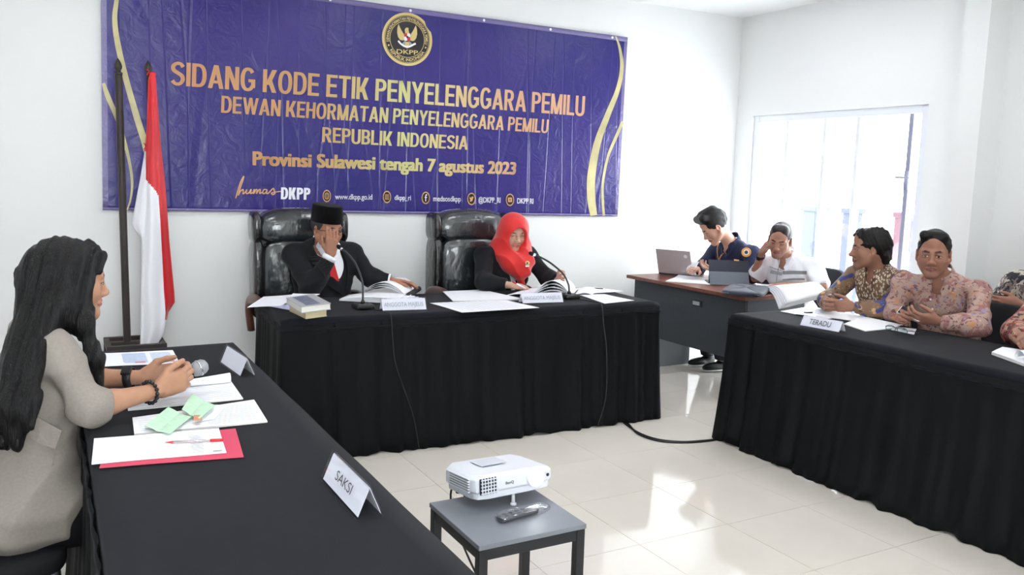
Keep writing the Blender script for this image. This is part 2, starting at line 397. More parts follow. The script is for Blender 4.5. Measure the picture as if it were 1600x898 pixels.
M_redp = mat('red_print', (200, 40, 44), .4); M_greyp = mat('grey_print', (150, 160, 156), .4); M_tan = mat('tan_print', (214, 164, 110), .4)
ban = thing('banner', (-.4, BY, 1.25), 'wide purple vinyl banner with gold lettering hung on the back wall', 'banner')
cBL, cBR, cTR = aty(160.4, 328, BY), aty(964, 338, BY), aty(979.5, 58.5, BY)
cTL = np.array([cBL[0]+.035, BY, cBL[2]+1.46])
def disp(x, z): return .0025*math.sin(x*5.1+z*1.3)+.002*math.sin(x*11.7-z*2.1)+.0012*math.sin(z*9+x*3)
def on_ban(p, lift):
    """wall point pushed to just in front of the rippled sheet"""
    return np.array([p[0], BY-.007-lift+disp(p[0], p[2]), p[2]])
def bsheet(u, v):
    p = cBL*(1-u)*(1-v)+cBR*u*(1-v)+cTR*u*v+cTL*(1-u)*v
    return on_ban(p, 0.)
MB().grid(bsheet, 120, 50, .0015).build('banner_sheet', M_ban, ban, smooth=True)
M_hem = mat('banner_hem', (120, 112, 160), .25, bump=.6, bscale=40, bdist=.01)
hm = MB()
for (a, b, c_, d_) in ((0, 1, .975, 1), (0, 1, 0, .012), (0, .008, .012, .975), (.992, 1, .012, .975)):
    hm.grid(lambda u, v: bsheet(a+(b-a)*u, c_+(d_-c_)*v)+np.array([0, -.0018, 0]), 60, 30 if d_-c_ > .5 else 2, .001)
hm.build('banner_hem', M_hem, ban, smooth=True)
for u in np.linspace(.06, .96, 7): MB().lathe([(.004, 0), (.010, 0), (.010, .002), (.004, .002)], bsheet(u, .987)+np.array([0, -.004, 0]), rotx(PI/2), 12).build('eyelet', M_frame, ban)
def flat_part(name, V2, F, m, lift, place, flat=None):
    """flat print: 2D outline points placed on the sheet"""
    vs = [on_ban(place(x, y), lift) for x, y in V2]
    if flat is not None:
        c = place(*flat)
        for p in vs: p[1] = BY-.009-lift+disp(c[0], c[2])
    # keep faces turned to the room
    out = []
    for f in F:
        a, b, c = (np.array(vs[f[i]]) for i in (0, len(f)//3, 2*len(f)//3))
        out.append(f if np.cross(b-a, c-a)[1] < 0 else f[::-1])
    return link_mesh(name, vs, out, m, ban)
def quad_place(bl, br, tr, tl):
    P = [aty(*q, BY) for q in (bl, br, tr, tl)]
    return lambda x, y: P[0]*(1-x)*(1-y)+P[1]*x*(1-y)+P[2]*x*y+P[3]*(1-x)*y
def banner_text(name, txt, bl, br, tr, tl, m, bold=.02):
    V2, F = fit_text(txt, 0, 1, 0, 1, 0.); h = tl[1]-bl[1]; wd = br[0]-bl[0]; n = len(V2); V = []; G = []
    bx_, by_ = bold*abs(h)/wd, bold*.55
    for k, (dx, dy) in enumerate(((-bx_, -by_), (bx_, -by_), (bx_, by_), (-bx_, by_), (0, 0))):   # heavier strokes
        V += [(x+dx, y+dy) for x, y in V2]; G += [[k*n+i for i in f] for f in F]
    return flat_part(name, V, G, m, .003, quad_place(bl, br, tr, tl))
banner_text('lettering', 'Provinsi Sulawesi tengah 7 agustus 2023', (395.5, 257.5), (803.5, 272), (805, 254), (395.5, 237), M_gold, .06)
for s_, x0, x1, y0, y1 in (('www.dkpp.go.id', 523, 580.6, 303, 311), ('dkpp_ri', 615.6, 641, 304.5, 312), ('medsosdkpp', 676.6, 719, 306, 314), ('@DKPP_RI', 747, 781, 308, 316), ('DKPP RI', 807, 832, 309.5, 317.5)):
    banner_text('lettering', s_, (x0, y1), (x1, y1+.6), (x1, y0+.6), (x0, y0), M_wprint, .03)
def disc2(r, n=48, rx=1, ry=1, cx=0, cy=0): return [(cx+r*rx*math.cos(2*PI*i/n), cy+r*ry*math.sin(2*PI*i/n)) for i in range(n)], [list(range(n))]
def ring2(r0, r1, n=64):
    V = [(r*math.cos(2*PI*i/n), r*math.sin(2*PI*i/n)) for r in (r0, r1) for i in range(n)]
    return V, [[i, (i+1) % n, n+(i+1) % n, n+i] for i in range(n)]
def stroke2(pts, wds, n=6, smooth=True):
    P = [np.array([x, y, 0.]) for x, y in pts]; Wd = list(wds) if hasattr(wds, '__len__') else [wds]*len(pts)
    Q = smoothpath(P, n) if smooth else P; K = len(Q); Wq = np.interp(np.linspace(0, len(pts)-1, K), range(len(pts)), Wd); V = []
    for i in range(K):
        t = unit(Q[min(i+1, K-1)]-Q[max(i-1, 0)]); nn = np.array([-t[1], t[0]]); V += [tuple(Q[i][:2]+nn*Wq[i]/2), tuple(Q[i][:2]-nn*Wq[i]/2)]
    return V, [[2*i, 2*i+1, 2*i+3, 2*i+2] for i in range(K-1)]
# narrow bold grotesque capitals drawn as flat shapes (x in cap heights)
def _glyphs(t=.165, b=.135):
    G = {}
    rc = lambda x0, y0, x1, y1: [(x0, y0), (x1, y0), (x1, y1), (x0, y1)]
    dg = lambda x0, y0, x1, y1, h=t*1.04: [(x0, y0), (x0+h, y0), (x1+h, y1), (x1, y1)]
    def arc(cx, cy, rx, ry, a0, a1, n=14, e=.86):
        """quads of a ring piece (flattened ellipse)"""
        pw = lambda q: math.copysign(abs(q)**e, q); out = []; A = np.linspace(math.radians(a0), math.radians(a1), n+1)
        P = [((cx+rx*pw(math.cos(a)), cy+ry*pw(math.sin(a))), (cx+(rx-t)*pw(math.cos(a)), cy+(ry-b)*pw(math.sin(a)))) for a in A]
        return [[P[i][0], P[i+1][0], P[i+1][1], P[i][1]] for i in range(n)]
    G['I'] = (t, [rc(0, 0, t, 1)]); G['L'] = (.47, [rc(0, 0, t, 1), rc(t, 0, .47, b)]); G['T'] = (.54, [rc(.27-t/2, 0, .27+t/2, 1-b), rc(0, 1-b, .54, 1)])
    G['E'] = (.49, [rc(0, 0, t, 1), rc(t, 0, .49, b), rc(t, .45, .455, .45+b), rc(t, 1-b, .49, 1)]); G['H'] = (.55, [rc(0, 0, t, 1), rc(.55-t, 0, .55, 1), rc(t, .45, .55-t, .45+b)])
    G['N'] = (.56, [rc(0, 0, t, 1), rc(.56-t, 0, .56, 1), dg(.56-t*1.15, 0, 0, 1, t*1.1)]); G['M'] = (.68, [rc(0, 0, t*.92, 1), rc(.68-t*.92, 0, .68, 1), dg(.34-t*.6, 0, 0, 1), dg(.34-t*.45, 0, .68-t*1.04, 1)])
    G['A'] = (.62, [dg(0, 0, .31-t*.55, 1), dg(.62-t*1.04, 0, .31-t*.5, 1), rc(.15, .22, .47, .22+b*.9)]); G['K'] = (.58, [rc(0, 0, t, 1), dg(t*.6, .33, .58-t*1.25, 1, t*1.2), dg(.58-t*1.2, 0, .17, .58, t*1.15)])
    G['Y'] = (.60, [rc(.30-t/2, 0, .30+t/2, .44), dg(.30-t/2, .42, 0, 1), dg(.30-t*.54, .42, .60-t*1.04, 1)]); G['W'] = (.86, [dg(.18, 0, 0, 1, t*.95), dg(.18, 0, .36, 1, t*.95), dg(.54, 0, .36, 1, t*.95), dg(.54, 0, .72, 1, t*.95)])
    G['O'] = (.60, arc(.30, .5, .30, .515, 0, 360, 28)); G['U'] = (.56, [rc(0, .30, t, 1), rc(.56-t, .30, .56, 1)]+arc(.28, .30, .28, .315, 180, 360, 14))
    G['D'] = (.57, [rc(0, 0, t, 1), rc(t, 0, .25, b), rc(t, 1-b, .25, 1)]+arc(.25, .5, .32, .5, -90, 90, 16))
    P_ = [rc(0, 0, t, 1), rc(t, .43, .26, .43+b*.95), rc(t, 1-b, .26, 1)]+arc(.26, .715, .26, .285, -90, 90, 12); G['P'] = (.52, P_); G['R'] = (.56, P_+[dg(.56-t*1.15, 0, .20, .45, t*1.1)])
    G['B'] = (.54, P_+[rc(t, 0, .26, b)]+arc(.26, .2725, .28, .2725, -90, 90, 12)); G['G'] = (.60, arc(.30, .5, .30, .515, 38, 322, 24)+[rc(.32, .38, .60, .38+b), rc(.60-t, .14, .60, .38+b)])
    V, F = stroke2([(.46, .80), (.36, .925), (.20, .925), (.085, .80), (.11, .64), (.27, .53), (.42, .42), (.455, .25), (.35, .085), (.18, .075), (.06, .20)], [t*.95, b, b, t*.95, t, b*1.15, t, t*.95, b, b, t*.95], 5)
    G['S'] = (.53, [[V[i] for i in f] for f in F]); return G
GL = _glyphs()
def block_text(name, txt, bl, br, tr, tl, m, GL=GL):
    V, F, x = [], [], 0.
    for ch in txt:
        if ch == ' ': x += .26; continue
        w_, polys = GL[ch]
        for p in polys: F.append(list(range(len(V), len(V)+len(p)))); V += [(x+a, c) for a, c in p]
        x += w_+.055
    W_ = x-.055; return flat_part(name, [(a/W_, c) for a, c in V], F, m, .003, quad_place(bl, br, tr, tl))
block_text('lettering', 'SIDANG KODE ETIK PENYELENGGARA PEMILU', (266, 133), (912, 181.5), (913.5, 150.5), (267, 96), M_gold)
block_text('lettering', 'DEWAN KEHORMATAN PENYELENGGARA PEMILU', (345, 176), (855, 208), (857, 187), (346, 149.5), M_gold)
block_text('lettering', 'REPUBLIK INDONESIA', (502.5, 222), (729.5, 234), (731, 213), (503, 198.5), M_gold)
block_text('lettering', 'DKPP', (438.5, 311), (484, 312), (484.5, 293.5), (439, 292.5), M_wprint, _glyphs(.21, .17))
pix = lambda x, y: aty(x, y, BY)
for pts, wd in ((((183, -30), (182, 0), (179, 30), (184, 70), (197, 125), (214, 185), (228, 232), (236, 290), (238, 330)), (4, 7, 8, 9, 9, 10, 10, 6, 3)),
                (((161.5, 130), (168, 150), (184, 188), (198, 235), (206, 280), (204, 310), (198, 329)), (5, 8, 7, 5, 4, 3, 2)),
                (((960.5, 57), (967, 76), (970.5, 105), (964, 140), (948, 180), (932, 225), (923, 275), (923, 310), (927, 336.5)), (2, 4, 6, 7, 9, 11, 13, 13, 11)),
                (((972, 190), (962, 213), (949, 245), (941, 285), (941, 315), (943, 337)), (5, 5, 4, 4, 4, 4))):
    V2, F = stroke2(pts, wd); flat_part('ribbon_print', V2, F, M_ribbon, .0025, pix)
for k, (cx, cy) in enumerate(((509.7, 306), (603.4, 307.5), (664.4, 309), (735.6, 310.6), (795.6, 312))):
    pl = lambda x, y, cx=cx, cy=cy: aty(cx+6.4*x, cy-9.6*y, BY)
    V2, F = disc2(1); ic = flat_part('icon', V2, F, M_tan, .003, pl, (0, 0)); V2, F = disc2(.82); flat_part('icon_disc', V2, F, M_bprint, .0036, pl, (0, 0))
    if k == 0:
        V2, F = ring2(.45, .56); flat_part('icon_mark', V2, F, M_tan, .0042, pl, (0, 0))
        for q in (-.28, 0, .28): V2, F = stroke2([(-.45, q), (.45, q)], .09, smooth=False); flat_part('icon_mark', V2, F, M_tan, .0043, pl, (0, 0))
    elif k == 1:
        V2, F = stroke2([(-.42, -.36), (.42, -.36), (.42, .36), (-.42, .36), (-.42, -.4)], .12, smooth=False); flat_part('icon_mark', V2, F, M_tan, .0042, pl, (0, 0)); V2, F = ring2(.14, .24); flat_part('icon_mark', V2, F, M_tan, .0043, pl, (0, 0))
    elif k == 2:
        V2, F = stroke2([(.3, .5), (.08, .48), (-.02, .3), (-.02, -.55)], .2); flat_part('icon_mark', V2, F, M_wprint, .0042, pl, (0, 0)); V2, F = stroke2([(-.25, .08), (.28, .08)], .16, smooth=False); flat_part('icon_mark', V2, F, M_wprint, .0043, pl, (0, 0))
    elif k == 3:
        V2, F = [(-.5, .4), (-.1, .15), (.05, .38), (.3, .4), (.55, .3), (.38, .1), (.2, -.3), (-.15, -.45), (-.55, -.35), (-.25, -.22), (-.45, .05)], [list(range(11))]; flat_part('icon_mark', V2, F, M_tan, .0042, pl, (0, 0))
    else:
        V2, F = [(-.5, -.28), (-.4, -.38), (.4, -.38), (.5, -.28), (.5, .28), (.4, .38), (-.4, .38), (-.5, .28)], [list(range(8))]; flat_part('icon_mark', V2, F, M_tan, .0042, pl, (0, 0)); V2, F = [(-.12, -.18), (.2, 0), (-.12, .18)], [[0, 1, 2]]; flat_part('icon_mark', V2, F, M_bprint, .0047, pl, (0, 0))
zz = lambda x, y: aty(350+x/3.2, 270+y/3.2, BY)
for pts, wd in ((((57, 127), (66, 95), (82, 45), (97, 17), (93, 35), (78, 80), (70, 112), (82, 90), (95, 84), (93, 104), (103, 98), (112, 84), (110, 102), (122, 100), (134, 82), (131, 102), (142, 98)), 6),
                (((142, 103), (150, 82), (147, 103), (158, 84), (164, 86), (161, 103), (174, 84), (180, 86), (177, 102), (190, 97)), 6),
                (((212, 84), (200, 83), (192, 96), (198, 104), (209, 96), (214, 83), (212, 102), (222, 100), (244, 78), (250, 88), (253, 102), (243, 108), (236, 101), (255, 96), (285, 92)), (5, 5, 6, 6, 6, 6, 6, 6, 6, 7, 7, 6, 5, 5, 5))):
    V2, F = stroke2(pts, wd); flat_part('script_lettering', V2, F, M_tan, .003, zz)
# round emblem
emp = lambda x, y: aty(635.4+39.2*x, 61.5-41.5*y+2.6*x, BY)
V2, F = disc2(1, 64); em = flat_part('emblem', V2, F, M_goldp, .003, emp, (0, 0))
def epart(name, VF, m, lift): flat_part(name, VF[0], VF[1], m, lift, emp, (0, 0)).parent = em
epart('emblem_ring', ring2(.88, .90), M_bprint, .0034); epart('emblem_field', disc2(.865, 64), M_bprint, .0034); epart('emblem_ring', ring2(.675, .695), M_goldp, .004)
def arc_text(txt, a0, a1, r0, r1, bold=.02):
    V2, F = fit_text(txt, 0, 1, 0, 1, bold)
    return [((r0+(r1-r0)*y)*math.cos(a0+(a1-a0)*x), (r0+(r1-r0)*y)*math.sin(a0+(a1-a0)*x)) for x, y in V2], F
epart('emblem_lettering', arc_text('DEWAN KEHORMATAN PENYELENGGARA PEMILU', math.radians(190), math.radians(-12), .72, .83), M_goldp, .0042)
epart('emblem_lettering', arc_text('REPUBLIK INDONESIA', math.radians(213), math.radians(327), .83, .72), M_goldp, .0042)
for s in (-1, 1): epart('emblem_dot', disc2(.035, 12, cx=s*.735, cy=-.27), M_goldp, .0042)
V2, F = fit_text('DKPP', -.42, .43, -.56, -.40, .012); epart('emblem_lettering', (V2, F), M_goldp, .0042)
for s in (-1, 1):
    w_ = [(s*x, y) for x, y in ((.10, .12), (.16, .22), (.24, .34), (.30, .46), (.345, .55), (.39, .40), (.40, .22), (.36, .06), (.28, -.04), (.18, -.06), (.10, -.02))]
    epart('emblem_wing', (w_, [list(range(len(w_)))]), M_goldp, .0042)
    lg = [(s*x, y) for x, y in ((.06, -.05), (.16, -.12), (.20, -.2), (.13, -.24), (.07, -.16))]; epart('emblem_leg', (lg, [[0, 1, 2, 3, 4]]), M_greyp, .0043)
hdp = [(-.09, .1), (-.08, .25), (-.10, .34), (-.06, .42), (.0, .44), (.06, .42), (.05, .35), (.08, .24), (.10, .1)]; epart('emblem_head', (hdp, [list(range(9))]), M_goldp, .0044)
tl_ = [(-.07, -.1), (-.11, -.3), (0, -.35), (.11, -.3), (.07, -.1)]; epart('emblem_tail', (tl_, [[0, 1, 2, 3, 4]]), M_goldp, .0043)
for (x0, x1, y0, y1, m_) in ((-.12, 0, .09, .22, M_redp), (0, .12, .09, .22, M_wprint), (-.12, 0, -.06, .09, M_wprint), (0, .12, -.06, .09, M_redp)):
    epart('emblem_shield', ([(x0, y0), (x1, y0), (x1, y1), (x0, y1)], [[0, 1, 2, 3]]), m_, .0047)
epart('emblem_shield', disc2(.045, 12, cx=.01, cy=.08), M_bprint, .0051)
epart('emblem_scroll', stroke2([(-.36, -.08), (-.26, -.18), (-.1, -.27), (.08, -.27), (.24, -.19), (.34, -.14)], .07), M_wprint, .0049)

# ------------------------------------------------------------------ flag stand and flag
M_iron = mat('dark_brown_painted_steel', (52, 44, 42), .45, spec=.4, var=.15)
FY = 1.38
fs = thing('flag_stand', (-2.18, FY, 0), 'dark brown steel flag stand with two finial topped poles beside the banner', 'flag stand')
xA, xB = aty(192, 330, FY)[0], aty(238, 330, FY)[0]
def pole(x, r):
    MB().tube([(x, FY, .0), (x, FY, 2.08)], r, 12).build('pole', M_iron, fs, smooth=False, bevel=.002)
    MB().lathe([(.004, 2.075), (r*1.05, 2.08), (r*1.1, 2.095), (.012, 2.10), (.014, 2.108), (.021, 2.12), (.022, 2.135), (.018, 2.15), (.010, 2.165), (.002, 2.178)], (x, FY, 0), n=16).build('finial', M_iron, fs, smooth=True)
pole(xA, .0215); pole(xB, .013)
bx0, bx1 = aty(164, 535, FY)[0], aty(256, 535, FY)[0]
for dy in (-.17, .17):
    MB().box(((bx0+bx1)/2, FY+dy*.9, .46), (bx1-bx0, .035, .04)).build('base_rail', M_iron, fs, bevel=.003)
MB().box(((bx0+bx1)/2, FY, .46), (bx1-bx0, .04, .035)).build('base_rail', M_iron, fs, bevel=.003)
for x in (bx0+.015, bx1-.015):
    MB().box((x, FY, .46), (.03, .27, .035)).build('base_rail', M_iron, fs, bevel=.003)
    for dy in (-.153, .153): MB().box((x, FY+dy, .22), (.03, .03, .44)).build('base_leg', M_iron, fs, bevel=.003)
M_fred = mat('flag_red_satin', (214, 22, 34), .45, sheen=.2, bump=.2, bscale=400, bdist=.0005); M_fwhite = mat('flag_white_satin', (240, 240, 246), .5, sheen=.2, bump=.2, bscale=400, bdist=.0005)
rows = [(113, 235, 235.5, 238, 240.5, 242), (125, 232, 232.5, 237, 241, 243.5), (200, 229.5, 230, 238, 244, 249), (235, 226.5, 228.5, 238, 245.5, 252), (280, 219, 228, 238, 247, 257), (305, 214, 226.5, 238, 248, 259.5), (350, 206, 224, 236.5, 250.5, 262.5), (362, 212, 223, 236.5, 251, 263.5), (372, 221, 222.5, 236, 251.5, 264), (455, 220.5, 221, 237, 256, 272), (472, 220.5, 221, 238, 257.5, 273), (488, 220.5, 221, 238, 258.5, 262.5), (515, 220, 220.5, 236, 256.5, 257.5), (530, 219.5, 220, 233, 250, 251), (546, 219, 219.5, 228, 240, 241)]
RY = np.array([r[0] for r in rows]); CX = np.array([r[1:] for r in rows])
dep_ = [.035, .0, -.05, -.015, .035]
fl_ = MB(); NR, NS = 260, 5
gv = []
for i in range(NR+1):
    v = 113+(546-113)*i/NR; cx = [np.interp(v, RY, CX[:, c]) for c in range(5)]; row = []; spread = min(1, (v-108)/130)
    for c in range(4):
        for k in range(NS if c < 3 else NS+1):
            t = k/NS; tt = t; u = cx[c]+(cx[c+1]-cx[c])*tt
            d = dep_[c]+(dep_[c+1]-dep_[c])*(.5-.5*math.cos(PI*t)); wob = .006*math.sin(v*.035+c*2)*spread
            row.append((aty(u, v, FY-.035-.0+d*spread+wob), u, v, c))
    gv.append(row)
nC = len(gv[0])
for i in range(NR):
    for j in range(nC-1):
        q = [gv[i][j], gv[i][j+1], gv[i+1][j+1], gv[i+1][j]]; u = sum(a[1] for a in q)/4; v = sum(a[2] for a in q)/4; c = gv[i][j][3]
        if c == 0: red = v < 236
        elif c in (1, 2): red = v < 280+(u-228)*1.25
        else: red = v < 500
        fl_.cur = 0 if red else 1
        fl_.add([a[0] for a in q], [[0, 1, 2, 3]])
flag = fl_.build('flag', M_fred, None, smooth=True, mats=[M_fred, M_fwhite])
bm = bmesh.new(); bm.from_mesh(flag.data); bmesh.ops.remove_doubles(bm, verts=bm.verts, dist=.0004); bm.to_mesh(flag.data); bm.free()
sm = flag.modifiers.new('thick', 'SOLIDIFY'); sm.thickness = .002
tag(flag, 'red and white flag hanging in folds from the pole by the banner', 'flag')
for p0, p1 in (((233, 112), (229.5, 109)), ((233, 113), (230, 117)), ((228, 228), (225, 224)), ((228, 231), (225, 233))):
    MB().tube([aty(*p0, FY-.03), aty((p0[0]+p1[0])/2, (p0[1]+p1[1])/2-1, FY-.05), aty(*p1, FY-.04)], .004, 6).build('tie_ribbon', M_fred, flag)
MB().lathe([(.018, -.012), (.022, 0), (.018, .012)], aty(238, 116, FY), n=12).build('tie_knot', M_fred, flag)

# ------------------------------------------------------------------ executive chairs
def sup(mb, c, r, e=.35, nu=40, nv=24, M=None, warp=None):
    """rounded cushion (superellipsoid)"""
    c = np.asarray(c, float); pw = lambda t: math.copysign(abs(t)**e, t); vs = []
    for i in range(nv+1):
        p = -PI/2+PI*i/nv
        for j in range(nu):
            t = 2*PI*j/nu; q = np.array([pw(math.cos(p))*pw(math.cos(t)), pw(math.cos(p))*pw(math.sin(t)), pw(math.sin(p))])*np.asarray(r, float)
            if warp: q = warp(q)
            vs.append(c+(M@q if M is not None else q))
    return mb.add(vs, [[i*nu+j, i*nu+(j+1) % nu, (i+1)*nu+(j+1) % nu, (i+1)*nu+j] for i in range(nv) for j in range(nu)])
M_leather = mat('black_leather_under_plastic', (34, 39, 43), .26, spec=.7, coat=.9, bump=.8, bscale=16, bdist=.016, stretch=(1, 1, .45))
M_bolster = mat('wrinkled_plastic_on_black', (26, 25, 25), .25, spec=.6, coat=.6, bump=.9, bscale=26, bdist=.012, stretch=(1, 1, .5))
M_wood = mat('reddish_brown_wood', (84, 44, 32), .3, spec=.5, var=.3, vscale=12, stretch=(1, 6, 1))
M_blk = mat('black_plastic', (22, 22, 24), .4)
M_chrome = mat('chrome', (200, 200, 205), .15, 1.)
def exec_chair(x, y, label, group):
    r = thing('executive_chair', (x, y, 0), label, 'chair', group)
    B = MB()
    sup(B, (x, y+.02, .86), (.26, .085, .25), .42, warp=lambda q: q+np.array([0, -.02*math.cos(q[0]*9)-.006*math.sin(q[0]*38)*(abs(q[0]) < .2), 0]))
    B.build('back_cushion', M_leather, r, smooth=True)
    H = MB(); sup(H, (x, y+.03, 1.195), (.275, .1, .115), .5, warp=lambda q: q+np.array([0, .03*(q[2]/.1)**2*(q[2] > 0)+.02*abs(q[0]/.3)**2, -.035*abs(q[0]/.275)**3*(q[2] > 0)])); H.build('head_cushion', M_leather, r, smooth=True)
    for s in (-1, 1):
        b = MB(); sup(b, (x+s*.275, y+.05, .86), (.035, .10, .255), .5); b.build('side_bolster', M_bolster, r, smooth=True)
        b = MB(); sup(b, (x+s*.282, y+.055, 1.185), (.03, .10, .10), .6); b.build('head_bolster', M_bolster, r, smooth=True)
        a = MB(); a.tube(smoothpath([(x+s*.31, y+.06, .52), (x+s*.325, y+.05, .66), (x+s*.325, y-.03, .735), (x+s*.325, y-.25, .745), (x+s*.325, y-.33, .70), (x+s*.32, y-.34, .58), (x+s*.3, y-.22, .47)], 6), .024, 10, flat=1.5); a.build('armrest', M_wood, r, smooth=True)
    b = MB(); sup(b, (x, y-.22, .425), (.29, .27, .075), .4); b.build('seat', M_leather, r, smooth=True)
    b = MB(); sup(b, (x, y+.12, .95), (.25, .04, .34), .4); b.build('back_shell', M_blk, r, smooth=True)
    MB().tube([(x, y-.15, .1), (x, y-.15, .36)], .03, 12).build('gas_column', M_chrome, r, smooth=True)
    for k in range(5):
        t = 2*PI*k/5+.3; d = np.array([math.cos(t), math.sin(t), 0]); o = np.array([x, y-.15, 0])
        l = MB().tube([o+np.array([0, 0, .12]), o+d*.16+np.array([0, 0, .105]), o+d*.27+np.array([0, 0, .075])], [.026, .022, .016], 8).build('base_leg', M_wood, r, smooth=True)
        MB().lathe([(.008, -.02), (.026, -.018), (.026, .018), (.008, .02)], o+d*.27+np.array([0, 0, .027]), rotx(PI/2), 14).build('caster', M_blk, l, smooth=True)
    return r
ch1 = exec_chair(-1.235, 1.2, 'plastic wrapped black leather executive chair behind the man in a black cap', 'executive chairs at the panel table')
ch2 = copy_tree(ch1); ch2.location = (0.0, 1.2, 0); ch2['label'] = 'plastic wrapped black leather executive chair behind the woman in a red headscarf'

# ------------------------------------------------------------------ covered stacking chairs
M_cover = mat('black_chair_cover', (26, 27, 30), .8, spec=.2, bump=.3, bscale=300, bdist=.0008)
M_steel = mat('grey_steel_tube', (120, 122, 126), .35, .8)
def stack_chair(x, y, ang, label, group='covered stacking chairs', zs=.45, zb=.90, wd=.43):
    R = rotz(ang); o = np.array([x, y, 0.]); Wp = lambda a, b, c: o+R@np.array([a, b, c])
    r = thing('stacking_chair', o, label, 'chair', group)
    b = MB(); sup(b, Wp(0, .0, zs-.03), (wd/2, .21, .035), .4, M=R); b.build('seat', M_cover, r, smooth=True)
    b = MB(); sup(b, Wp(0, .225, (zs+zb)/2+.03), (wd/2, .03, (zb-zs)/2-.03), .33, M=R, warp=lambda q: q+np.array([0, .05*q[2]/.2+.03*(q[0]/.2)**2*0, 0])); b.build('backrest', M_cover, r, smooth=True)
    for sx in (-1, 1):
        MB().tube([Wp(sx*.19, -.17, zs-.05), Wp(sx*.2, -.19, 0.)], .012, 8).build('leg', M_steel, r, smooth=True)
        MB().tube([Wp(sx*.19, .27, zb-.12), Wp(sx*.19, .19, zs-.05), Wp(sx*.2, .23, 0.)], .012, 8).build('leg', M_steel, r, smooth=True)
    return r

# ------------------------------------------------------------------ projector stand, projector, remote
M_grey = mat('grey_laminate', (120, 123, 130), .5, var=.05)
M_bframe = mat('black_square_tube', (30, 32, 36), .4, spec=.4)
SZ = .45; sx0, sx1, sy0, sy1 = -1.575, -1.19, -2.095, -1.72
st = thing('side_table', ((sx0+sx1)/2, (sy0+sy1)/2, 0), 'small grey topped table with black steel legs carrying the projector', 'table')
MB().box(((sx0+sx1)/2, (sy0+sy1)/2, SZ-.008), (sx1-sx0, sy1-sy0, .016)).build('table_top', M_grey, st, bevel=.002)
for x in (sx0+.018, sx1-.018):
    for y in (sy0+.018, sy1-.018): MB().box((x, y, (SZ-.017)/2), (.03, .03, SZ-.017)).build('leg', M_bframe, st, bevel=.002)
    MB().box((x, (sy0+sy1)/2, SZ-.036), (.024, sy1-sy0-.066, .035)).build('apron_rail', M_bframe, st, bevel=.002)
for y in (sy0+.018, sy1-.018): MB().box(((sx0+sx1)/2, y, SZ-.036), (sx1-sx0-.066, .024, .035)).build('apron_rail', M_bframe, st, bevel=.002)
M_pj = mat('projector_white', (226, 229, 236), .35, spec=.5); M_pj2 = mat('projector_grey_white', (205, 208, 216), .4)
PA = math.radians(4); pitch = math.radians(-5.5)
PR = rotz(PA)@rotx(pitch); pc = np.array([-1.335, -1.755, .527])      # body centre
PW = lambda a, b, c: pc+PR@np.array([a, b, c])
pj_ = thing('projector', (pc[0], pc[1], SZ), 'white projector with glowing lens standing on the small grey table', 'projector')
hw, hd_, hh = .158, .115, .045
def slab(name, prof, z0, z1, m, par, bev=.008):
    k = len(prof); vs = [PW(x, y, z) for z in (z0, z1) for x, y in prof]
    return link_mesh(name, vs, [list(range(k))[::-1], list(range(k, 2*k))]+[[i, (i+1) % k, k+(i+1) % k, k+i] for i in range(k)], m, par, bevel=bev, segs=3)
outline = [(-hw+.012, -hd_+.012), (-hw+.05, -hd_), (.05, -hd_-.006), (hw-.02, -hd_), (hw, -hd_+.02), (hw, hd_-.03), (hw-.03, hd_), (-hw+.03, hd_), (-hw, hd_-.03), (-hw, -hd_+.04)]
def crown(x, y): return hh-.006-.22*max(0, x-.02)**2*4-.6*max(0, -x-.06)**2
body = MB(); k = len(outline)
low = [(x*.95, y*.95) for x, y in outline]
vs = [PW(x, y, -hh) for x, y in low]+[PW(x, y, -hh+.022) for x, y in low]+[PW(x, y, -hh+.026) for x, y in outline]+[PW(x, y, crown(x, y)-.012) for x, y in outline]+[PW(x*.93, y*.93, crown(x, y)) for x, y in outline]
fs_ = [list(range(k))[::-1]]+[[l*k+i, l*k+(i+1) % k, (l+1)*k+(i+1) % k, (l+1)*k+i] for l in range(4) for i in range(k)]+[list(range(4*k, 5*k))]
body.add(vs, fs_).build('body', M_pj, pj_, bevel=.004, segs=3)
M_dark = mat('dark_vent', (30, 30, 40), .6)
fy = -hd_-.004
# lens
ln = MB().lathe([(.034, 0), (.037, .006), (.035, .014), (.030, .014), (.028, .002)], PW(.075, fy+.004, .002), PR@rotx(PI/2), 32, cap=False).build('lens_ring', M_pj, pj_, smooth=True)
M_lens = mat('lit_lens', (255, 255, 255), .1, emit=(250, 252, 255), estr=14.)
MB().lathe([(.0295, .004), (.022, .009), (.010, .0115), (.001, .012)], PW(.075, fy+.004, .002), PR@rotx(PI/2), 28).build('lens', M_lens, ln, smooth=True)
MB().lathe([(.005, 0), (.006, .002), (.001, .003)], PW(.128, fy+.003, .0), PR@rotx(PI/2), 14).build('sensor', M_dark, pj_, smooth=True)
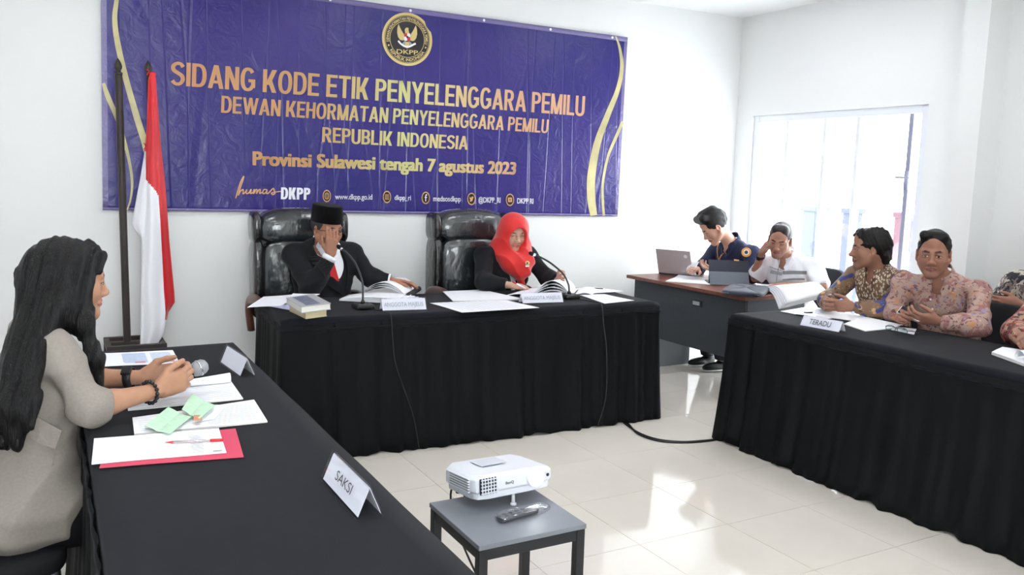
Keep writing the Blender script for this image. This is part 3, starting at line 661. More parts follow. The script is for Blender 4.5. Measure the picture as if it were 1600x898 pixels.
# front grille
gr = MB().box(PW(-.108, fy+.003, .002), (.062, .006, .052), PR).build('vent', M_dark, pj_)
for i in range(6): MB().box(PW(-.133+i*.011, fy-.001, .002), (.0028, .006, .054), PR).build('vent_slat', M_pj, gr)
for i in range(5): MB().box(PW(-.105, fy-.0015, -.02+i*.011), (.066, .006, .0026), PR).build('vent_slat', M_pj, gr)
sg = MB().box(PW(-hw+.002, -.01, .0), (.006, .13, .045), PR).build('vent', M_dark, pj_)
for i in range(6): MB().box(PW(-hw-.002, -.01, -.019+i*.0085), (.007, .135, .0038), PR).build('vent_slat', M_pj, sg)
V2, F = fit_text('BenQ', -.045, -.013, -.003, .006, .012)
link_mesh('lettering', [PW(x, fy-.0035, z) for x, z in V2], F, M_dark, pj_)
M_tb = MB().box(PW(-.02, .03, hh-.0065), (.1, .08, .003), PR).build('top_panel', M_pj2, pj_, bevel=.001)
ft = PW(.0, -hd_+.02, -hh); MB().tube([ft, (ft[0], ft[1]-.004, SZ+.008)], .006, 12).build('front_foot', M_pj, pj_, smooth=True)
MB().lathe([(.011, 0), (.011, .006), (.006, .009)], (ft[0], ft[1]-.004, SZ+.0005), n=16).build('foot_pad', M_pj, pj_, smooth=True)
for sx in (-1, 1):
    q = PW(sx*.11, hd_-.03, -hh); MB().tube([q, (q[0], q[1], SZ+.0005)], .009, 10).build('rear_foot', M_blk, pj_)
rm = thing('remote_control', (-1.33, -1.965, SZ), 'dark remote control in a clear plastic bag under the projector', 'remote')
RA = rotz(math.radians(8))
MB().box((-1.365, -1.955, SZ+.011), (.15, .034, .016), RA).build('remote_body', mat('remote_grey', (66, 70, 78), .4), rm, bevel=.005)
for i in range(4):
    for j in (-1, 1): MB().box(np.array([-1.365, -1.955, SZ+.0195])+RA@np.array([-.05+i*.025, j*.008, 0]), (.012, .007, .002), RA).build('button', M_blk, rm)
bg_ = MB(); sup(bg_, (-1.345, -1.953, SZ+.014), (.105, .032, .0125), .5, 30, 12, RA, warp=lambda q: q+np.array([0, .003*math.sin(q[0]*90), .0018*math.sin(q[0]*140+q[1]*200)*(q[2] > 0)])); bg_.build('plastic_bag', clear_mat('clear_bag', (250, 250, 252), .16, .08), rm, smooth=True)
def cable(name, pts, r, label, cat='cable', group=None, m=None):
    o = MB().tube(smoothpath(pts, 10), r, 8).build(name, m or M_blk, None, smooth=True, pivot=pts[0]); return tag(o, label, cat, group)
cable('power_cable', [(-1.42, -1.63, .50), (-1.44, -1.60, .40), (-1.42, -1.68, .24), (-1.34, -1.78, .05), (-1.25, -1.85, .006), (-1.05, -2.15, .006)], .004, 'black projector cable hanging down behind the small table, the outer one', group='projector cables')
cable('signal_cable', [(-1.38, -1.63, .50), (-1.385, -1.60, .40), (-1.365, -1.68, .22), (-1.33, -1.76, .04), (-1.40, -1.9, .005), (-1.5, -2.2, .005)], .004, 'black projector cable hanging down behind the small table, the inner one', group='projector cables')
for k in range(2):
    o = .018*k
    cable('floor_cable', [(.56+o, .12, .006), (.50+o, -.06, .006), (.47-o, -.24, .006), (.50-o*1.2, -.38-o, .006), (.60, -.47-o, .006), (.75, -.51-o*.8, .006), (.93, -.53, .006), (1.1, -.55-o, .006)], .0055, 'black cable on the floor between the skirted tables, '+('outer' if k else 'inner')+' of the pair', group='floor cables')

# ------------------------------------------------------------------ office desk at the window
M_dg = mat('dark_grey_laminate', (52, 58, 64), .5, spec=.35, var=.06, vscale=40); M_dw = mat('mahogany_edge', (112, 60, 44), .35, var=.25, vscale=10, stretch=(1, 4, 1))
DX0, DX1, DY0, DY1, DZ = 1.60, 2.30, .10, 1.49, .755
dk = thing('office_desk', ((DX0+DX1)/2, (DY0+DY1)/2, 0), 'dark grey office desk with mahogany top by the glazed doors', 'desk')
MB().box(((DX0+DX1)/2, (DY0+DY1)/2, DZ-.014), (DX1-DX0, DY1-DY0, .028)).build('desk_top', M_dw, dk, bevel=.004)
MB().box((1.665, (DY0+DY1)/2, .50), (.02, DY1-DY0-.1, .45)).build('modesty_panel', M_dg, dk)
MB().box(((1.675+2.25)/2, DY0+.06, (DZ-.03)/2), (2.25-1.675, .025, DZ-.03)).build('side_panel', M_dg, dk)
MB().box((1.93, 1.34, (DZ-.03)/2), (.36, .23, DZ-.03)).build('drawer_pedestal', mat('grey_laminate_light', (120, 124, 128), .5), dk, bevel=.003)
pl_ = atx(1089, 474, 1.652); lp = MB().box((1.652, pl_[1], pl_[2]), (.006, .11, .05)).build('lock_plate', M_blk, dk, bevel=.002)
MB().box((1.648, pl_[1]+.005, pl_[2]+.002), (.004, .075, .028)).build('plate_insert', mat('plate_silver', (170, 176, 180), .3, .6), lp, bevel=.001)

# ------------------------------------------------------------------ people: smooth implicit surfaces turned into meshes
class Sdf:
    def __init__(s): s.ops = []; s.wr = None
    def cone(s, a, b, ra, rb=None, k=.02, mode='u'):
        s.ops.append(('c', np.asarray(a, float), np.asarray(b, float), float(ra), float(ra if rb is None else rb), k, mode)); return s
    def path(s, pts, rs, k=.02, mode='u'):
        rs = rs if hasattr(rs, '__len__') else [rs]*len(pts)
        for i in range(len(pts)-1): s.cone(pts[i], pts[i+1], rs[i], rs[i+1], k, mode)
        return s
    def ell(s, c, r, R=None, k=.02, mode='u'):
        s.ops.append(('e', np.asarray(c, float), np.asarray(r if hasattr(r, '__len__') else [r]*3, float), np.eye(3) if R is None else np.asarray(R), None, k, mode)); return s
    def box(s, c, h, R=None, rad=.01, k=.01, mode='u'):
        s.ops.append(('b', np.asarray(c, float), np.asarray(h, float), np.eye(3) if R is None else np.asarray(R), rad, k, mode)); return s
    def cut(s, c, n, rad, k=.004):
        """remove what lies beyond the plane (c, n) within rad of c"""
        s.ops.append(('p', np.asarray(c, float), unit(n), rad, None, k, 's')); return s
    def dup(s): t = Sdf(); t.ops = list(s.ops); t.wr = s.wr; return t
    @staticmethod
    def d(op, P):
        t = op[0]
        if t == 'c':
            a, b, ra, rb = op[1:5]; ab = b-a; L = max(1e-9, ab@ab); h = np.clip(((P-a)@ab)/L, 0, 1)
            return np.linalg.norm(P-a-h[..., None]*ab, axis=-1)-(ra+(rb-ra)*h)
        if t == 'e':
            c, r, R = op[1:4]; q = (P-c)@R; k0 = np.linalg.norm(q/r, axis=-1); k1 = np.linalg.norm(q/(r*r), axis=-1)
            return k0*(k0-1)/np.maximum(k1, 1e-6)
        if t == 'b':
            c, h, R, rad = op[1:5]; q = np.abs((P-c)@R)-(h-rad)
            return np.linalg.norm(np.maximum(q, 0), axis=-1)+np.minimum(q.max(-1), 0)-rad
        c, n = op[1:3]; return -((P-c)@n)
    @staticmethod
    def bb(op):
        t = op[0]
        if t == 'c': a, b, ra, rb = op[1:5]; return np.minimum(a-ra, b-rb), np.maximum(a+ra, b+rb)
        if t == 'e': e = np.sqrt(((op[3]*op[2])**2).sum(1)); return op[1]-e, op[1]+e
        if t == 'b': e = (np.abs(op[3])*op[2]).sum(1); return op[1]-e, op[1]+e
        return op[1]-op[3], op[1]+op[3]
    @staticmethod
    def mix(F, d, k, mode):
        if mode == 's': F, d = -F, d
        h = np.maximum(k-np.abs(F-d), 0)/max(k, 1e-6); m = np.minimum(F, d)-h*h*k*.25
        return -m if mode == 's' else m
    def at(s, P):
        F = np.full(P.shape[:-1], .3)
        for op in s.ops: 
            if op[0] == 'p':
                near = np.abs(P-op[1]).max(-1) < op[3]; F = np.where(near, s.mix(F, s.d(op, P), op[-2], op[-1]), F)
            else: F = s.mix(F, s.d(op, P), op[-2], op[-1])
        return F
    def bounds(s, pad=.02):
        B = [s.bb(o) for o in s.ops if o[-1] == 'u']; return np.min([b[0] for b in B], 0)-pad, np.max([b[1] for b in B], 0)+pad
    def field(s, lo, hi, h):
        n = np.maximum(4, np.ceil((hi-lo)/h).astype(int)+1); ax = [lo[i]+h*np.arange(n[i]) for i in range(3)]
        F = np.full(n, .06, dtype=np.float32)
        for op in s.ops:
            a, b = s.bb(op); k = op[-2]; pad = (k if op[0] != 'p' else 0)+2.5*h
            i0 = np.maximum(0, np.floor((a-pad-lo)/h).astype(int)); i1 = np.minimum(n, np.ceil((b+pad-lo)/h).astype(int)+1)
            if (i1 <= i0).any(): continue
            sl = tuple(slice(i0[i], i1[i]) for i in range(3))
            P = np.stack(np.meshgrid(*[ax[i][sl[i]] for i in range(3)], indexing='ij'), -1)
            F[sl] = s.mix(F[sl], s.d(op, P), k, op[-1])
        if s.wr is not None:
            I = np.argwhere(np.abs(F) < .025)
            if len(I):
                P = np.stack([ax[i][I[:, i]] for i in range(3)], -1); F[tuple(I.T)] += s.wr(P)
        return F, ax
    def mesh(s, h, lo=None, hi=None):
        if lo is None: lo, hi = s.bounds(3*h+.03)
        F, ax = s.field(np.asarray(lo, float), np.asarray(hi, float), h); n = F.shape; S = F < 0
        acc = {}; cells = []; poss = []; quads = []
        lid = lambda i, j, k: (i*n[1]+j)*n[2]+k
        for a in range(3):
            sl0 = [slice(None)]*3; sl1 = [slice(None)]*3; sl0[a] = slice(0, -1); sl1[a] = slice(1, None)
            I = np.argwhere(S[tuple(sl0)] != S[tuple(sl1)])
            if not len(I): continue
            J = I.copy(); J[:, a] += 1; f0 = F[tuple(I.T)]; f1 = F[tuple(J.T)]; t = f0/(f0-f1)
            P = I.astype(float); P[:, a] += t; b, c = (a+1) % 3, (a+2) % 3
            ok = (I[:, b] > 0) & (I[:, c] > 0) & (I[:, b] < n[b]-1) & (I[:, c] < n[c]-1); I, P, f0 = I[ok], P[ok], f0[ok]
            cs = []
            for db, dc in ((1, 1), (0, 1), (0, 0), (1, 0)):
                K = I.copy(); K[:, b] -= db; K[:, c] -= dc; cs.append(lid(K[:, 0], K[:, 1], K[:, 2])); cells.append(cs[-1]); poss.append(P)
            q = np.stack(cs, 1); q[f0 > 0] = q[f0 > 0][:, ::-1]; quads.append(q)
        if not cells: return np.zeros((0, 3)), np.zeros((0, 4), int)
        cells = np.concatenate(cells); poss = np.concatenate(poss); uid, inv = np.unique(cells, return_inverse=True)
        cnt = np.bincount(inv); V = np.stack([np.bincount(inv, poss[:, i]) for i in range(3)], 1)/cnt[:, None]
        Q = np.searchsorted(uid, np.concatenate(quads))
        return V*h+np.asarray(lo), Q
    def project(s, P, d, far=.5, n=60):
        """march points along d onto the surface"""
        P = np.array(P, float); d = unit(d); t = np.zeros(len(P))
        for _ in range(n): t += np.clip(s.at(P+t[:, None]*d), -.02, .03)*.85
        return P+np.minimum(t, far)[:, None]*d
def wrinkles(amp, seed=0, freq=1.):
    r = np.random.RandomState(seed); D = r.randn(6, 3); D /= np.linalg.norm(D, axis=1)[:, None]; ph = r.rand(6)*6
    def f(P):
        w_ = np.sin(9*freq*(P@D[0])+ph[0])*1.5
        a_ = np.abs(np.sin(15*freq*(P@D[1])+1.6*w_+ph[1]))-.62; b_ = np.abs(np.sin(22*freq*(P@D[2])+1.7*np.sin(12*freq*(P@D[3])+ph[3])+ph[2]))-.62
        m_ = .5+.5*np.sin(5*freq*(P@D[4])+ph[4])
        return amp*(1.25*a_*m_+1.1*b_*(1-m_)+.25*np.sin(60*freq*(P@D[5])+2.5*w_))
    return f
def sdf_obj(name, S, h, m, parent, boxes=None):
    V, Q = S.mesh(h); return link_mesh(name, V, Q, m, parent, smooth=True)
def body_mesh(name, S, h, fine, m, parent, paints, base):
    """one skin: coarse grid plus finer boxes (head, hands) cut from the same surface; colour per vertex"""
    Vs, Qs, off = [], [], 0
    V, Q = S.mesh(h); C = V[Q].mean(1); keep = np.ones(len(Q), bool)
    for lo, hi, hf in fine: keep &= ~((C > np.array(lo)+h*.8) & (C < np.array(hi)-h*.8)).all(1)
    Q = Q[keep]; Vs.append(V); Qs.append(Q); off = len(V)
    for lo, hi, hf in fine:
        v, q = S.mesh(hf, np.array(lo), np.array(hi)); Vs.append(v); Qs.append(q+off); off += len(v)
    V = np.concatenate(Vs); Q = np.concatenate(Qs)
    used, inv = np.unique(Q, return_inverse=True); V = V[used]; Q = inv.reshape(-1, 4)
    o = link_mesh(name, V, Q, m, parent, smooth=True)
    col = np.tile(np.array(lin(*base)), (len(V), 1))
    for op, c, soft, wgt in paints:
        wv = np.clip(.5-Sdf.d(op, V)/soft, 0, 1)*wgt; col = col*(1-wv[:, None])+np.array(lin(*c))*wv[:, None]
    a = o.data.color_attributes.new('Col', 'FLOAT_COLOR', 'POINT'); a.data.foreach_set('color', col.astype(np.float32).ravel())
    return o
def skin_mat():
    M = bpy.data.materials.new('skin'); M.use_nodes = True; nt = M.node_tree; N = nt.nodes; L = nt.links; p = N['Principled BSDF']
    p.inputs['Roughness'].default_value = .5; p.inputs['Specular IOR Level'].default_value = .35
    p.inputs['Subsurface Weight'].default_value = .12; p.inputs['Subsurface Radius'].default_value = (.012, .005, .003); p.inputs['Subsurface Scale'].default_value = 1.
    a = N.new('ShaderNodeVertexColor'); a.layer_name = 'Col'
    tc = N.new('ShaderNodeTexCoord'); n = N.new('ShaderNodeTexNoise'); n.inputs['Scale'].default_value = 45; n.inputs['Detail'].default_value = 4; L.new(tc.outputs['Object'], n.inputs['Vector'])
    r = N.new('ShaderNodeMapRange'); r.inputs[3].default_value = .9; r.inputs[4].default_value = 1.1; L.new(n.outputs[0], r.inputs[0])
    x = N.new('ShaderNodeMix'); x.data_type = 'RGBA'; x.blend_type = 'MULTIPLY'; x.inputs[0].default_value = 1.; L.new(a.outputs[0], x.inputs[6]); L.new(r.outputs[0], x.inputs[7]); L.new(x.outputs[2], p.inputs['Base Color'])
    n2 = N.new('ShaderNodeTexNoise'); n2.inputs['Scale'].default_value = 600; L.new(tc.outputs['Object'], n2.inputs['Vector'])
    b = N.new('ShaderNodeBump'); b.inputs['Strength'].default_value = .15; b.inputs['Distance'].default_value = .0008; L.new(n2.outputs[0], b.inputs['Height']); L.new(b.outputs[0], p.inputs['Normal'])
    return M
M_skin = skin_mat()
M_hair = mat('black_hair', (20, 18, 18), .5, spec=.3, bump=.9, bscale=60, bdist=.004, stretch=(6, 6, 1), var=.3, vscale=40)
M_hairg = mat('dark_grey_hair', (52, 48, 48), .5, spec=.4, bump=.9, bscale=120, bdist=.003, var=.3, vscale=60)
M_eyew = mat('eye_white', (212, 206, 200), .2); M_iris = mat('dark_iris', (34, 22, 16), .1)

def frame(fwd, roll=0.):
    """columns right, forward, up for a forward vector"""
    f = unit(fwd); r = unit(np.cross(f, (0, 0, 1.))); u = np.cross(r, f); c, s = math.cos(roll), math.sin(roll)
    return np.stack([r*c-u*s, f, u*c+r*s], 1)          # positive roll tilts the head to its own right
def head(S, c, R, sc=1., lids=.5, jaw=1., nose=1., cheek=1., wide=1., mouth=(150, 84, 78), brow=(38, 30, 28), paints=None, stub=None, thin_brow=False, base=(170, 125, 100)):
    c = np.asarray(c, float); w_ = lambda x, y, z: c+R@(np.array([x*wide, y, z])*sc)
    E = lambda p, r, k=.015, mode='u', A=None: S.ell(w_(*p), np.array(r)*sc*np.array([wide, 1, 1]), R if A is None else R@A, k*sc, mode)
    C = lambda a, b, ra, rb, k=.012, mode='u': S.cone(w_(*a), w_(*b), ra*sc, rb*sc, k*sc, mode)
    E((0, -.014, .036), (.074, .094, .088), .02); E((0, .028, -.012), (.060, .060, .088), .03)
    C((0, .05, .05), (0, .06, .065), .038, .03, .03)                                          # forehead
    for s in (-1, 1):
        C((s*.050, .004, -.048), (s*.016*jaw, .064, -.098), .024*jaw, .018, .03)                # jaw
        E((s*.040*cheek, .054, -.026), (.024, .022, .024), .025)                                # cheekbone
        E((s*.031, .098, .001), (.021, .018, .0125), .016, 's')                                 # socket
        C((s*.012, .086, .021), (s*.044, .073, .023), .009, .008, .014)                         # brow ridge
        E((s*.031, .0735, .000), (.0165, .0135, .0135), .004)                                   # lids over the ball
        C((s*.017, .0845, .0065+.001), (s*.031, .0875, .0085), .0030, .0034, .004); C((s*.031, .0875, .0085), (s*.046, .0775, .0055), .0034, .0028, .004)
        E((s*.012, .096, -.036), (.0085, .010, .0075), .008)                                    # nostril wing
        A = rotz(s*-.35)@rotx(-.12); E((s*.0775, -.006, -.004), (.0085, .019, .031), .006, 'u', A); E((s*.084, -.002, -.002), (.007, .011, .019), .004, 's', A)
        E((s*.072, .0, -.03), (.012, .012, .012), .01)
    C((0, .086, .018), (0, .104*1., -.028), .0075, .0105*nose, .014); E((0, .106, -.031), (.0125*nose, .011, .0105), .008)
    C((0, .074, -.062), (0, .076, -.05), .016, .014, .02)
    for s in (-1, 1):
        C((0, .0925, -.0575), (s*.0245, .0825, -.0632), .0060, .0034, .005); C((0, .0915, -.0672), (s*.0225, .0820, -.0662), .0068, .0036, .005)
    C((-.022, .0930, -.0648), (0, .0985, -.0622), .0020, .0020, .003, 's'); C((.022, .0930, -.0648), (0, .0985, -.0622), .0020, .0020, .003, 's')
    E((0, .070, -.098), (.020, .018, .017), .025)
    if paints is not None:
        pc = lambda a, b, ra, rb, col, soft, wg: paints.append((('c', w_(*a), w_(*b), ra*sc, rb*sc, 0, 'u'), col, soft*sc, wg))
        pe = lambda p, r, col, soft, wg: paints.append((('e', w_(*p), np.array(r)*sc, R, None, 0, 'u'), col, soft*sc, wg))
        dk = tuple(v*.72 for v in base)
        for s in (-1, 1):
            pc((s*.0255, .083, -.0632), (0, .094, -.0575), .0036, .0064, mouth, .004, .85); pc((s*.0235, .083, -.0665), (0, .093, -.0675), .0038, .0070, mouth, .004, .8)
            bw = .0035 if thin_brow else .0052
            pc((s*.014, .093, .0225), (s*.034, .088, .0265), bw, bw, brow, .003, .9); pc((s*.034, .088, .0265), (s*.050, .072, .0215), bw, .002, brow, .003, .9)
            pc((s*.017, .087, .0045), (s*.031, .0905, .0055), .0022, .0026, (40, 28, 24), .002, .85); pc((s*.031, .0905, .0055), (s*.047, .078, .002), .0026, .002, (40, 28, 24), .002, .85)
            pc((s*.006, .103, -.039), (s*.011, .1, -.039), .003, .003, (60, 34, 28), .003, .7)
        pc((-.024, .093, -.0624), (.024, .093, -.0624), .0030, .0012, (110, 56, 52), .0022, .6)
        if stub: pe((0, .06, -.085), (.05, .05, .045), stub, .02, .25); pe((0, .092, -.049), (.026, .012, .006), stub, .008, .38)
    return w_
def eyes(parent, c, R, sc, look=(0, 0), open_=1.):
    c = np.asarray(c, float); ey_ = rotz(look[0])@rotx(look[1])
    for s in (-1, 1):
        o = c+R@(np.array([s*.031, .0762, .0002])*sc); F_ = R@ey_
        b = MB().ball(o, np.array([.0150, .0122, .0062*open_])*sc, 16, 10, R).build('eye', M_eyew, parent, smooth=True)
        q = o+R@(np.array([look[0]*-.010, .0118, look[1]*.006])*sc)
        MB().ball(q, np.array([.0056, .0018, .0054*open_])*sc, 14, 8, R).build('iris', M_iris, parent, smooth=True)
def hand(S, wrist, fwd, palm, side, curl=(.5, .5, .5, .5), thumb=(.6, .4), sc=1., spread=.05, kn=.4, box=None):
    """fwd: wrist->knuckles, palm: the way the palm faces, side: +1 = thumb on the right-hand side of (fwd x palm)"""
    f = unit(fwd); n = unit(np.asarray(palm, float)-f*(np.asarray(palm, float)@f)); t = np.cross(f, n)*side; w0 = np.asarray(wrist, float)
    pts = [w0]
    base = [(.026, .088, .0095), (.008, .092, .0098), (-.010, .088, .0093), (-.027, .080, .0082)]; ln = [(.040, .024, .019), (.044, .028, .020), (.041, .026, .019), (.032, .019, .017)]
    for q, (lat, lg, r) in enumerate(base):
        m_ = w0+sc*(t*lat+f*lg-n*.002); S.cone(w0+sc*(t*lat*.6+f*.012), m_, .0145*sc, .0115*sc, .014*sc); a = kn*curl[q]; p = m_; d0 = unit(f+t*(1.5-q)*spread)
        for j, l in enumerate(ln[q]):
            cur = a if j == 0 else a+curl[q]*(.95 if j == 1 else 1.55)
            d = d0*math.cos(cur)+n*math.sin(cur); e = p+d*l*sc; S.cone(p, e, r*sc*(1-.06*j), r*sc*(.93-.09*j), .004*sc); p = e; pts.append(e)
    S.ell(w0+sc*(f*.05+n*.006), np.array([.034, .045, .014])*sc, np.stack([t, f, n], 1), .014*sc)
    b0 = w0+sc*(t*.018+f*.018+n*.006); d = unit(t*math.cos(thumb[0]-.1)*.8+f*math.sin(thumb[0]+.35)+n*thumb[1]*.6); b1 = b0+d*.042*sc
    d2 = unit(d*.6+f*.75+n*thumb[1]*.5-t*.15); b2 = b1+d2*.034*sc; d3 = unit(d2+n*thumb[1]*.3-t*.1); b3 = b2+d3*.026*sc
    S.cone(b0, b1, .0155*sc, .0118*sc, .014*sc); S.cone(b1, b2, .0112*sc, .0098*sc, .004*sc); S.cone(b2, b3, .0098*sc, .0078*sc, .004*sc); pts += [b1, b2, b3]
    if box is not None:
        A = np.array(pts); box.append((A.min(0)-.022, A.max(0)+.022, .0026))
    return b3
def torso(S, J, g=0., k=.05, w=1., dp=1., bust=0.):
    P, Nk, SL, SR = (np.asarray(J[q], float) for q in ('pelvis', 'neck', 'shL', 'shR')); u = unit(Nk-P); r = unit(SR-SL); r = unit(r-u*(r@u)); f = np.cross(u, r); R = np.stack([r, f, u], 1); L = np.linalg.norm(Nk-P)
    S.ell(P+u*L*.70+f*.005, (.165*w+g, .108*dp+g, .20+g), R, k); S.ell(P+u*L*.36+f*.012, (.150*w+g, .112*dp+g, .20+g), R, k); S.ell(P+u*.02, (.170*w+g, .125*dp+g, .14+g), R, k)
    for s in (SL, SR):
        S.cone(Nk-u*.035, s*.75+Nk*.25-u*.02, .050+g, .046+g, k); S.cone(s*.75+Nk*.25-u*.02, s, .047+g, .047+g, k)
    if bust:
        for s in (-1, 1): S.ell(P+u*L*.62+r*s*.07+f*(.075+bust), (.062+g, .055+g, .062+g), R, .04)
    return R
def arm(S, sh, el, wr, g=0., k=.03, sc=1., upto=1.):
    sh, el, wr = (np.asarray(q, float) for q in (sh, el, wr)); S.cone(sh, el, (.047+g)*sc, (.036+g)*sc, k)
    if upto > 0:
        e = el+(wr-el)*upto; m_ = el+(e-el)*.3; S.cone(el, m_, (.037+g)*sc, (.039+g*.95)*sc, k); S.cone(m_, e, (.039+g*.95)*sc, (.039-.013*upto+g*.8)*sc, k*.7)
def legs(S, J, g=0., k=.03):
    for q in 'LR':
        S.cone(J['hip'+q], J['knee'+q], .082+g, .060+g, k); S.cone(J['knee'+q], J['ank'+q], .058+g, .042+g, k)
def panel(name, S, pts, d, m, parent, thick=.004, back=.25, lift=.002):
    """flat cloth piece: outline points laid onto the garment along d, with thickness"""
    P = np.array(pts, float); Q = S.project(P-unit(d)*back, d, back+.25); t_ = (Q-P)@unit(d); md = np.median(t_); t_ = np.clip(t_, md-.03, md+.03); Q = P+t_[:, None]*unit(d)-unit(d)*lift; n = len(Q); c = Q.mean(0); c = S.project(np.array([P.mean(0)-unit(d)*back]), d, back+.25)[0]-unit(d)*lift
    T = Q-unit(d)*thick; vs = list(Q)+list(T)+[c, c-unit(d)*thick]
    fs = [[i, (i+1) % n, n+(i+1) % n, n+i] for i in range(n)]+[[2*n, (i+1) % n, i] for i in range(n)]+[[2*n+1, n+i, n+(i+1) % n] for i in range(n)]
    return link_mesh(name, vs, fs, m, parent, smooth=False)
def strip(name, S, pts, wd, d, m, parent, thick=.004, lift=.002, n=6, back=.2):
    """ribbon following a path over a garment"""
    P = smoothpath(pts, n); K = len(P); Wd = np.interp(np.linspace(0, len(pts)-1, K), range(len(pts)), wd if hasattr(wd, '__len__') else [wd]*len(pts)); d = unit(d); A = []; B = []
    for i in range(K):
        t = unit(P[min(i+1, K-1)]-P[max(i-1, 0)]); s = unit(np.cross(t, d)); A.append(P[i]+s*Wd[i]/2); B.append(P[i]-s*Wd[i]/2)
    A = S.project(np.array(A)-d*back, d, back+.3)-d*lift; B = S.project(np.array(B)-d*back, d, back+.3)-d*lift; M_ = (A+B)/2-d*thick*.6
    vs = list(A)+list(B)+list(A-d*thick)+list(B-d*thick); fs = []
    for i in range(K-1):
        a, b = i, i+1; fs += [[a, b, K+b, K+a], [2*K+b, 2*K+a, 3*K+a, 3*K+b], [b, a, 2*K+a, 2*K+b], [K+a, K+b, 3*K+b, 3*K+a]]
    fs += [[0, K, 3*K, 2*K], [K-1, 3*K-1, 4*K-1, 2*K-1]]
    return link_mesh(name, vs, fs, m, parent, smooth=False)
def collar(name, c, R, r0, r1, h, m, parent, gap=.5, wing=.045, tilt=.25, thick=.004):
    """folded shirt collar round the neck, open at the front, with two wings"""
    c = np.asarray(c, float)
    def fn(u, v):
        t = -PI/2+gap/2+(2*PI-gap)*u            # starts right of the front
        a = t+PI; fr = math.cos((u-.5)*2*PI)*.5+.5            # 1 at nape
        rr = r0+(r1-r0)*v; wg = (1-fr)**3*wing*v
        p = np.array([rr*math.cos(a+PI), -rr*1.05*math.sin(a)*-1, 0]); ang = (2*PI-gap)*(u-.5)
        x = rr*math.sin(ang); y = -rr*1.05*math.cos(ang); z = h*(1-v)-.012*v-wg+(-.03+.05*fr)
        return c+R@np.array([x*(1+.15*wg/.04*0), y+wg*.35, z])
    return MB().grid(fn, 40, 6, thick).build(name, m, parent, smooth=True)
def person(loc, label): return thing('person', loc, label, 'person')
def seated_legs(J, f, r, zseat=.53, knee=.42, spread=.1, kz=.52, foot=.03):
    P = np.asarray(J['pelvis'], float); f = np.array([f[0], f[1], 0.]); f = unit(f); r = unit(np.array([r[0], r[1], 0.]))
    for q, s in (('L', -1), ('R', 1)):
        J['hip'+q] = P+r*s*.085-np.array([0, 0, .02]); J['knee'+q] = P+r*s*spread+f*knee; J['knee'+q][2] = kz; J['ank'+q] = J['knee'+q]+f*foot; J['ank'+q][2] = .09
def shoes(J, f, parent, m, sole):
    f = unit(np.array([f[0], f[1], 0.]))
    for q in 'LR':
        a = np.asarray(J['ank'+q], float).copy(); a[2] = 0; S = Sdf(); R = frame(f)
        S.ell(a+f*.06+np.array([0, 0, .036]), (.045, .13, .042), R, .02); S.ell(a-f*.02+np.array([0, 0, .07]), (.042, .055, .05), R, .03); S.cut(a+np.array([0, 0, .014]), (0, 0, -1), .3)
        o = sdf_obj('shoe', S, .006, m, parent)
        T_ = Sdf(); T_.ell(a+f*.06+np.array([0, 0, .014]), (.048, .136, .013), R, .01); sdf_obj('sole', T_, .005, sole, o)

# ------------------------------------------------------------------ the people
def batik(name, base, layers, rough=.7, scale=1., warp=.06):
    M = bpy.data.materials.new(name); M.use_nodes = True; nt = M.node_tree; N = nt.nodes; L = nt.links; p = N['Principled BSDF']; p.inputs['Roughness'].default_value = rough
    tc = N.new('ShaderNodeTexCoord'); n = N.new('ShaderNodeTexNoise'); n.inputs['Scale'].default_value = 16*scale; n.inputs['Detail'].default_value = 2; L.new(tc.outputs['Object'], n.inputs['Vector'])
    sb = N.new('ShaderNodeVectorMath'); sb.operation = 'SUBTRACT'; sb.inputs[1].default_value = (.5, .5, .5); L.new(n.outputs['Color'], sb.inputs[0])
    sm_ = N.new('ShaderNodeVectorMath'); sm_.operation = 'SCALE'; sm_.inputs['Scale'].default_value = warp; L.new(sb.outputs[0], sm_.inputs[0])
    ad = N.new('ShaderNodeVectorMath'); ad.operation = 'ADD'; L.new(tc.outputs['Object'], ad.inputs[0]); L.new(sm_.outputs[0], ad.inputs[1])
    cur = None
    for kind, sc, lo, hi, col, rot, st in layers:
        mp = N.new('ShaderNodeMapping'); mp.inputs['Rotation'].default_value = rot; mp.inputs['Scale'].default_value = st; mp.inputs['Location'].default_value = (sc*.37, sc*.11, 0); L.new(ad.outputs[0], mp.inputs[0])
        if kind == 'n': t = N.new('ShaderNodeTexNoise'); t.inputs['Scale'].default_value = sc; t.inputs['Detail'].default_value = 2; o = t.outputs[0]
        else: t = N.new('ShaderNodeTexVoronoi'); t.inputs['Scale'].default_value = sc; o = t.outputs['Distance']
        L.new(mp.outputs[0], t.inputs['Vector']); mr = N.new('ShaderNodeMapRange'); mr.inputs[1].default_value = lo; mr.inputs[2].default_value = hi; L.new(o, mr.inputs[0])
        x = N.new('ShaderNodeMix'); x.data_type = 'RGBA'; x.inputs[7].default_value = lin(*col)
        if cur is None: x.inputs[6].default_value = lin(*base)
        else: L.new(cur, x.inputs[6])
        L.new(mr.outputs[0], x.inputs[0]); cur = x.outputs[2]
    L.new(cur, p.inputs['Base Color'])
    t = N.new('ShaderNodeTexNoise'); t.inputs['Scale'].default_value = 500; L.new(tc.outputs['Object'], t.inputs['Vector']); b = N.new('ShaderNodeBump'); b.inputs['Strength'].default_value = .2; b.inputs['Distance'].default_value = .001; L.new(t.outputs[0], b.inputs['Height']); L.new(b.outputs[0], p.inputs['Normal'])
    return M
M_suit = mat('black_suit_wool', (24, 25, 29), .85, spec=.2, sheen=.05, bump=.3, bscale=700, bdist=.0006)
M_shirtw = mat('white_shirt', (236, 238, 244), .6, bump=.15, bscale=500, bdist=.0005)
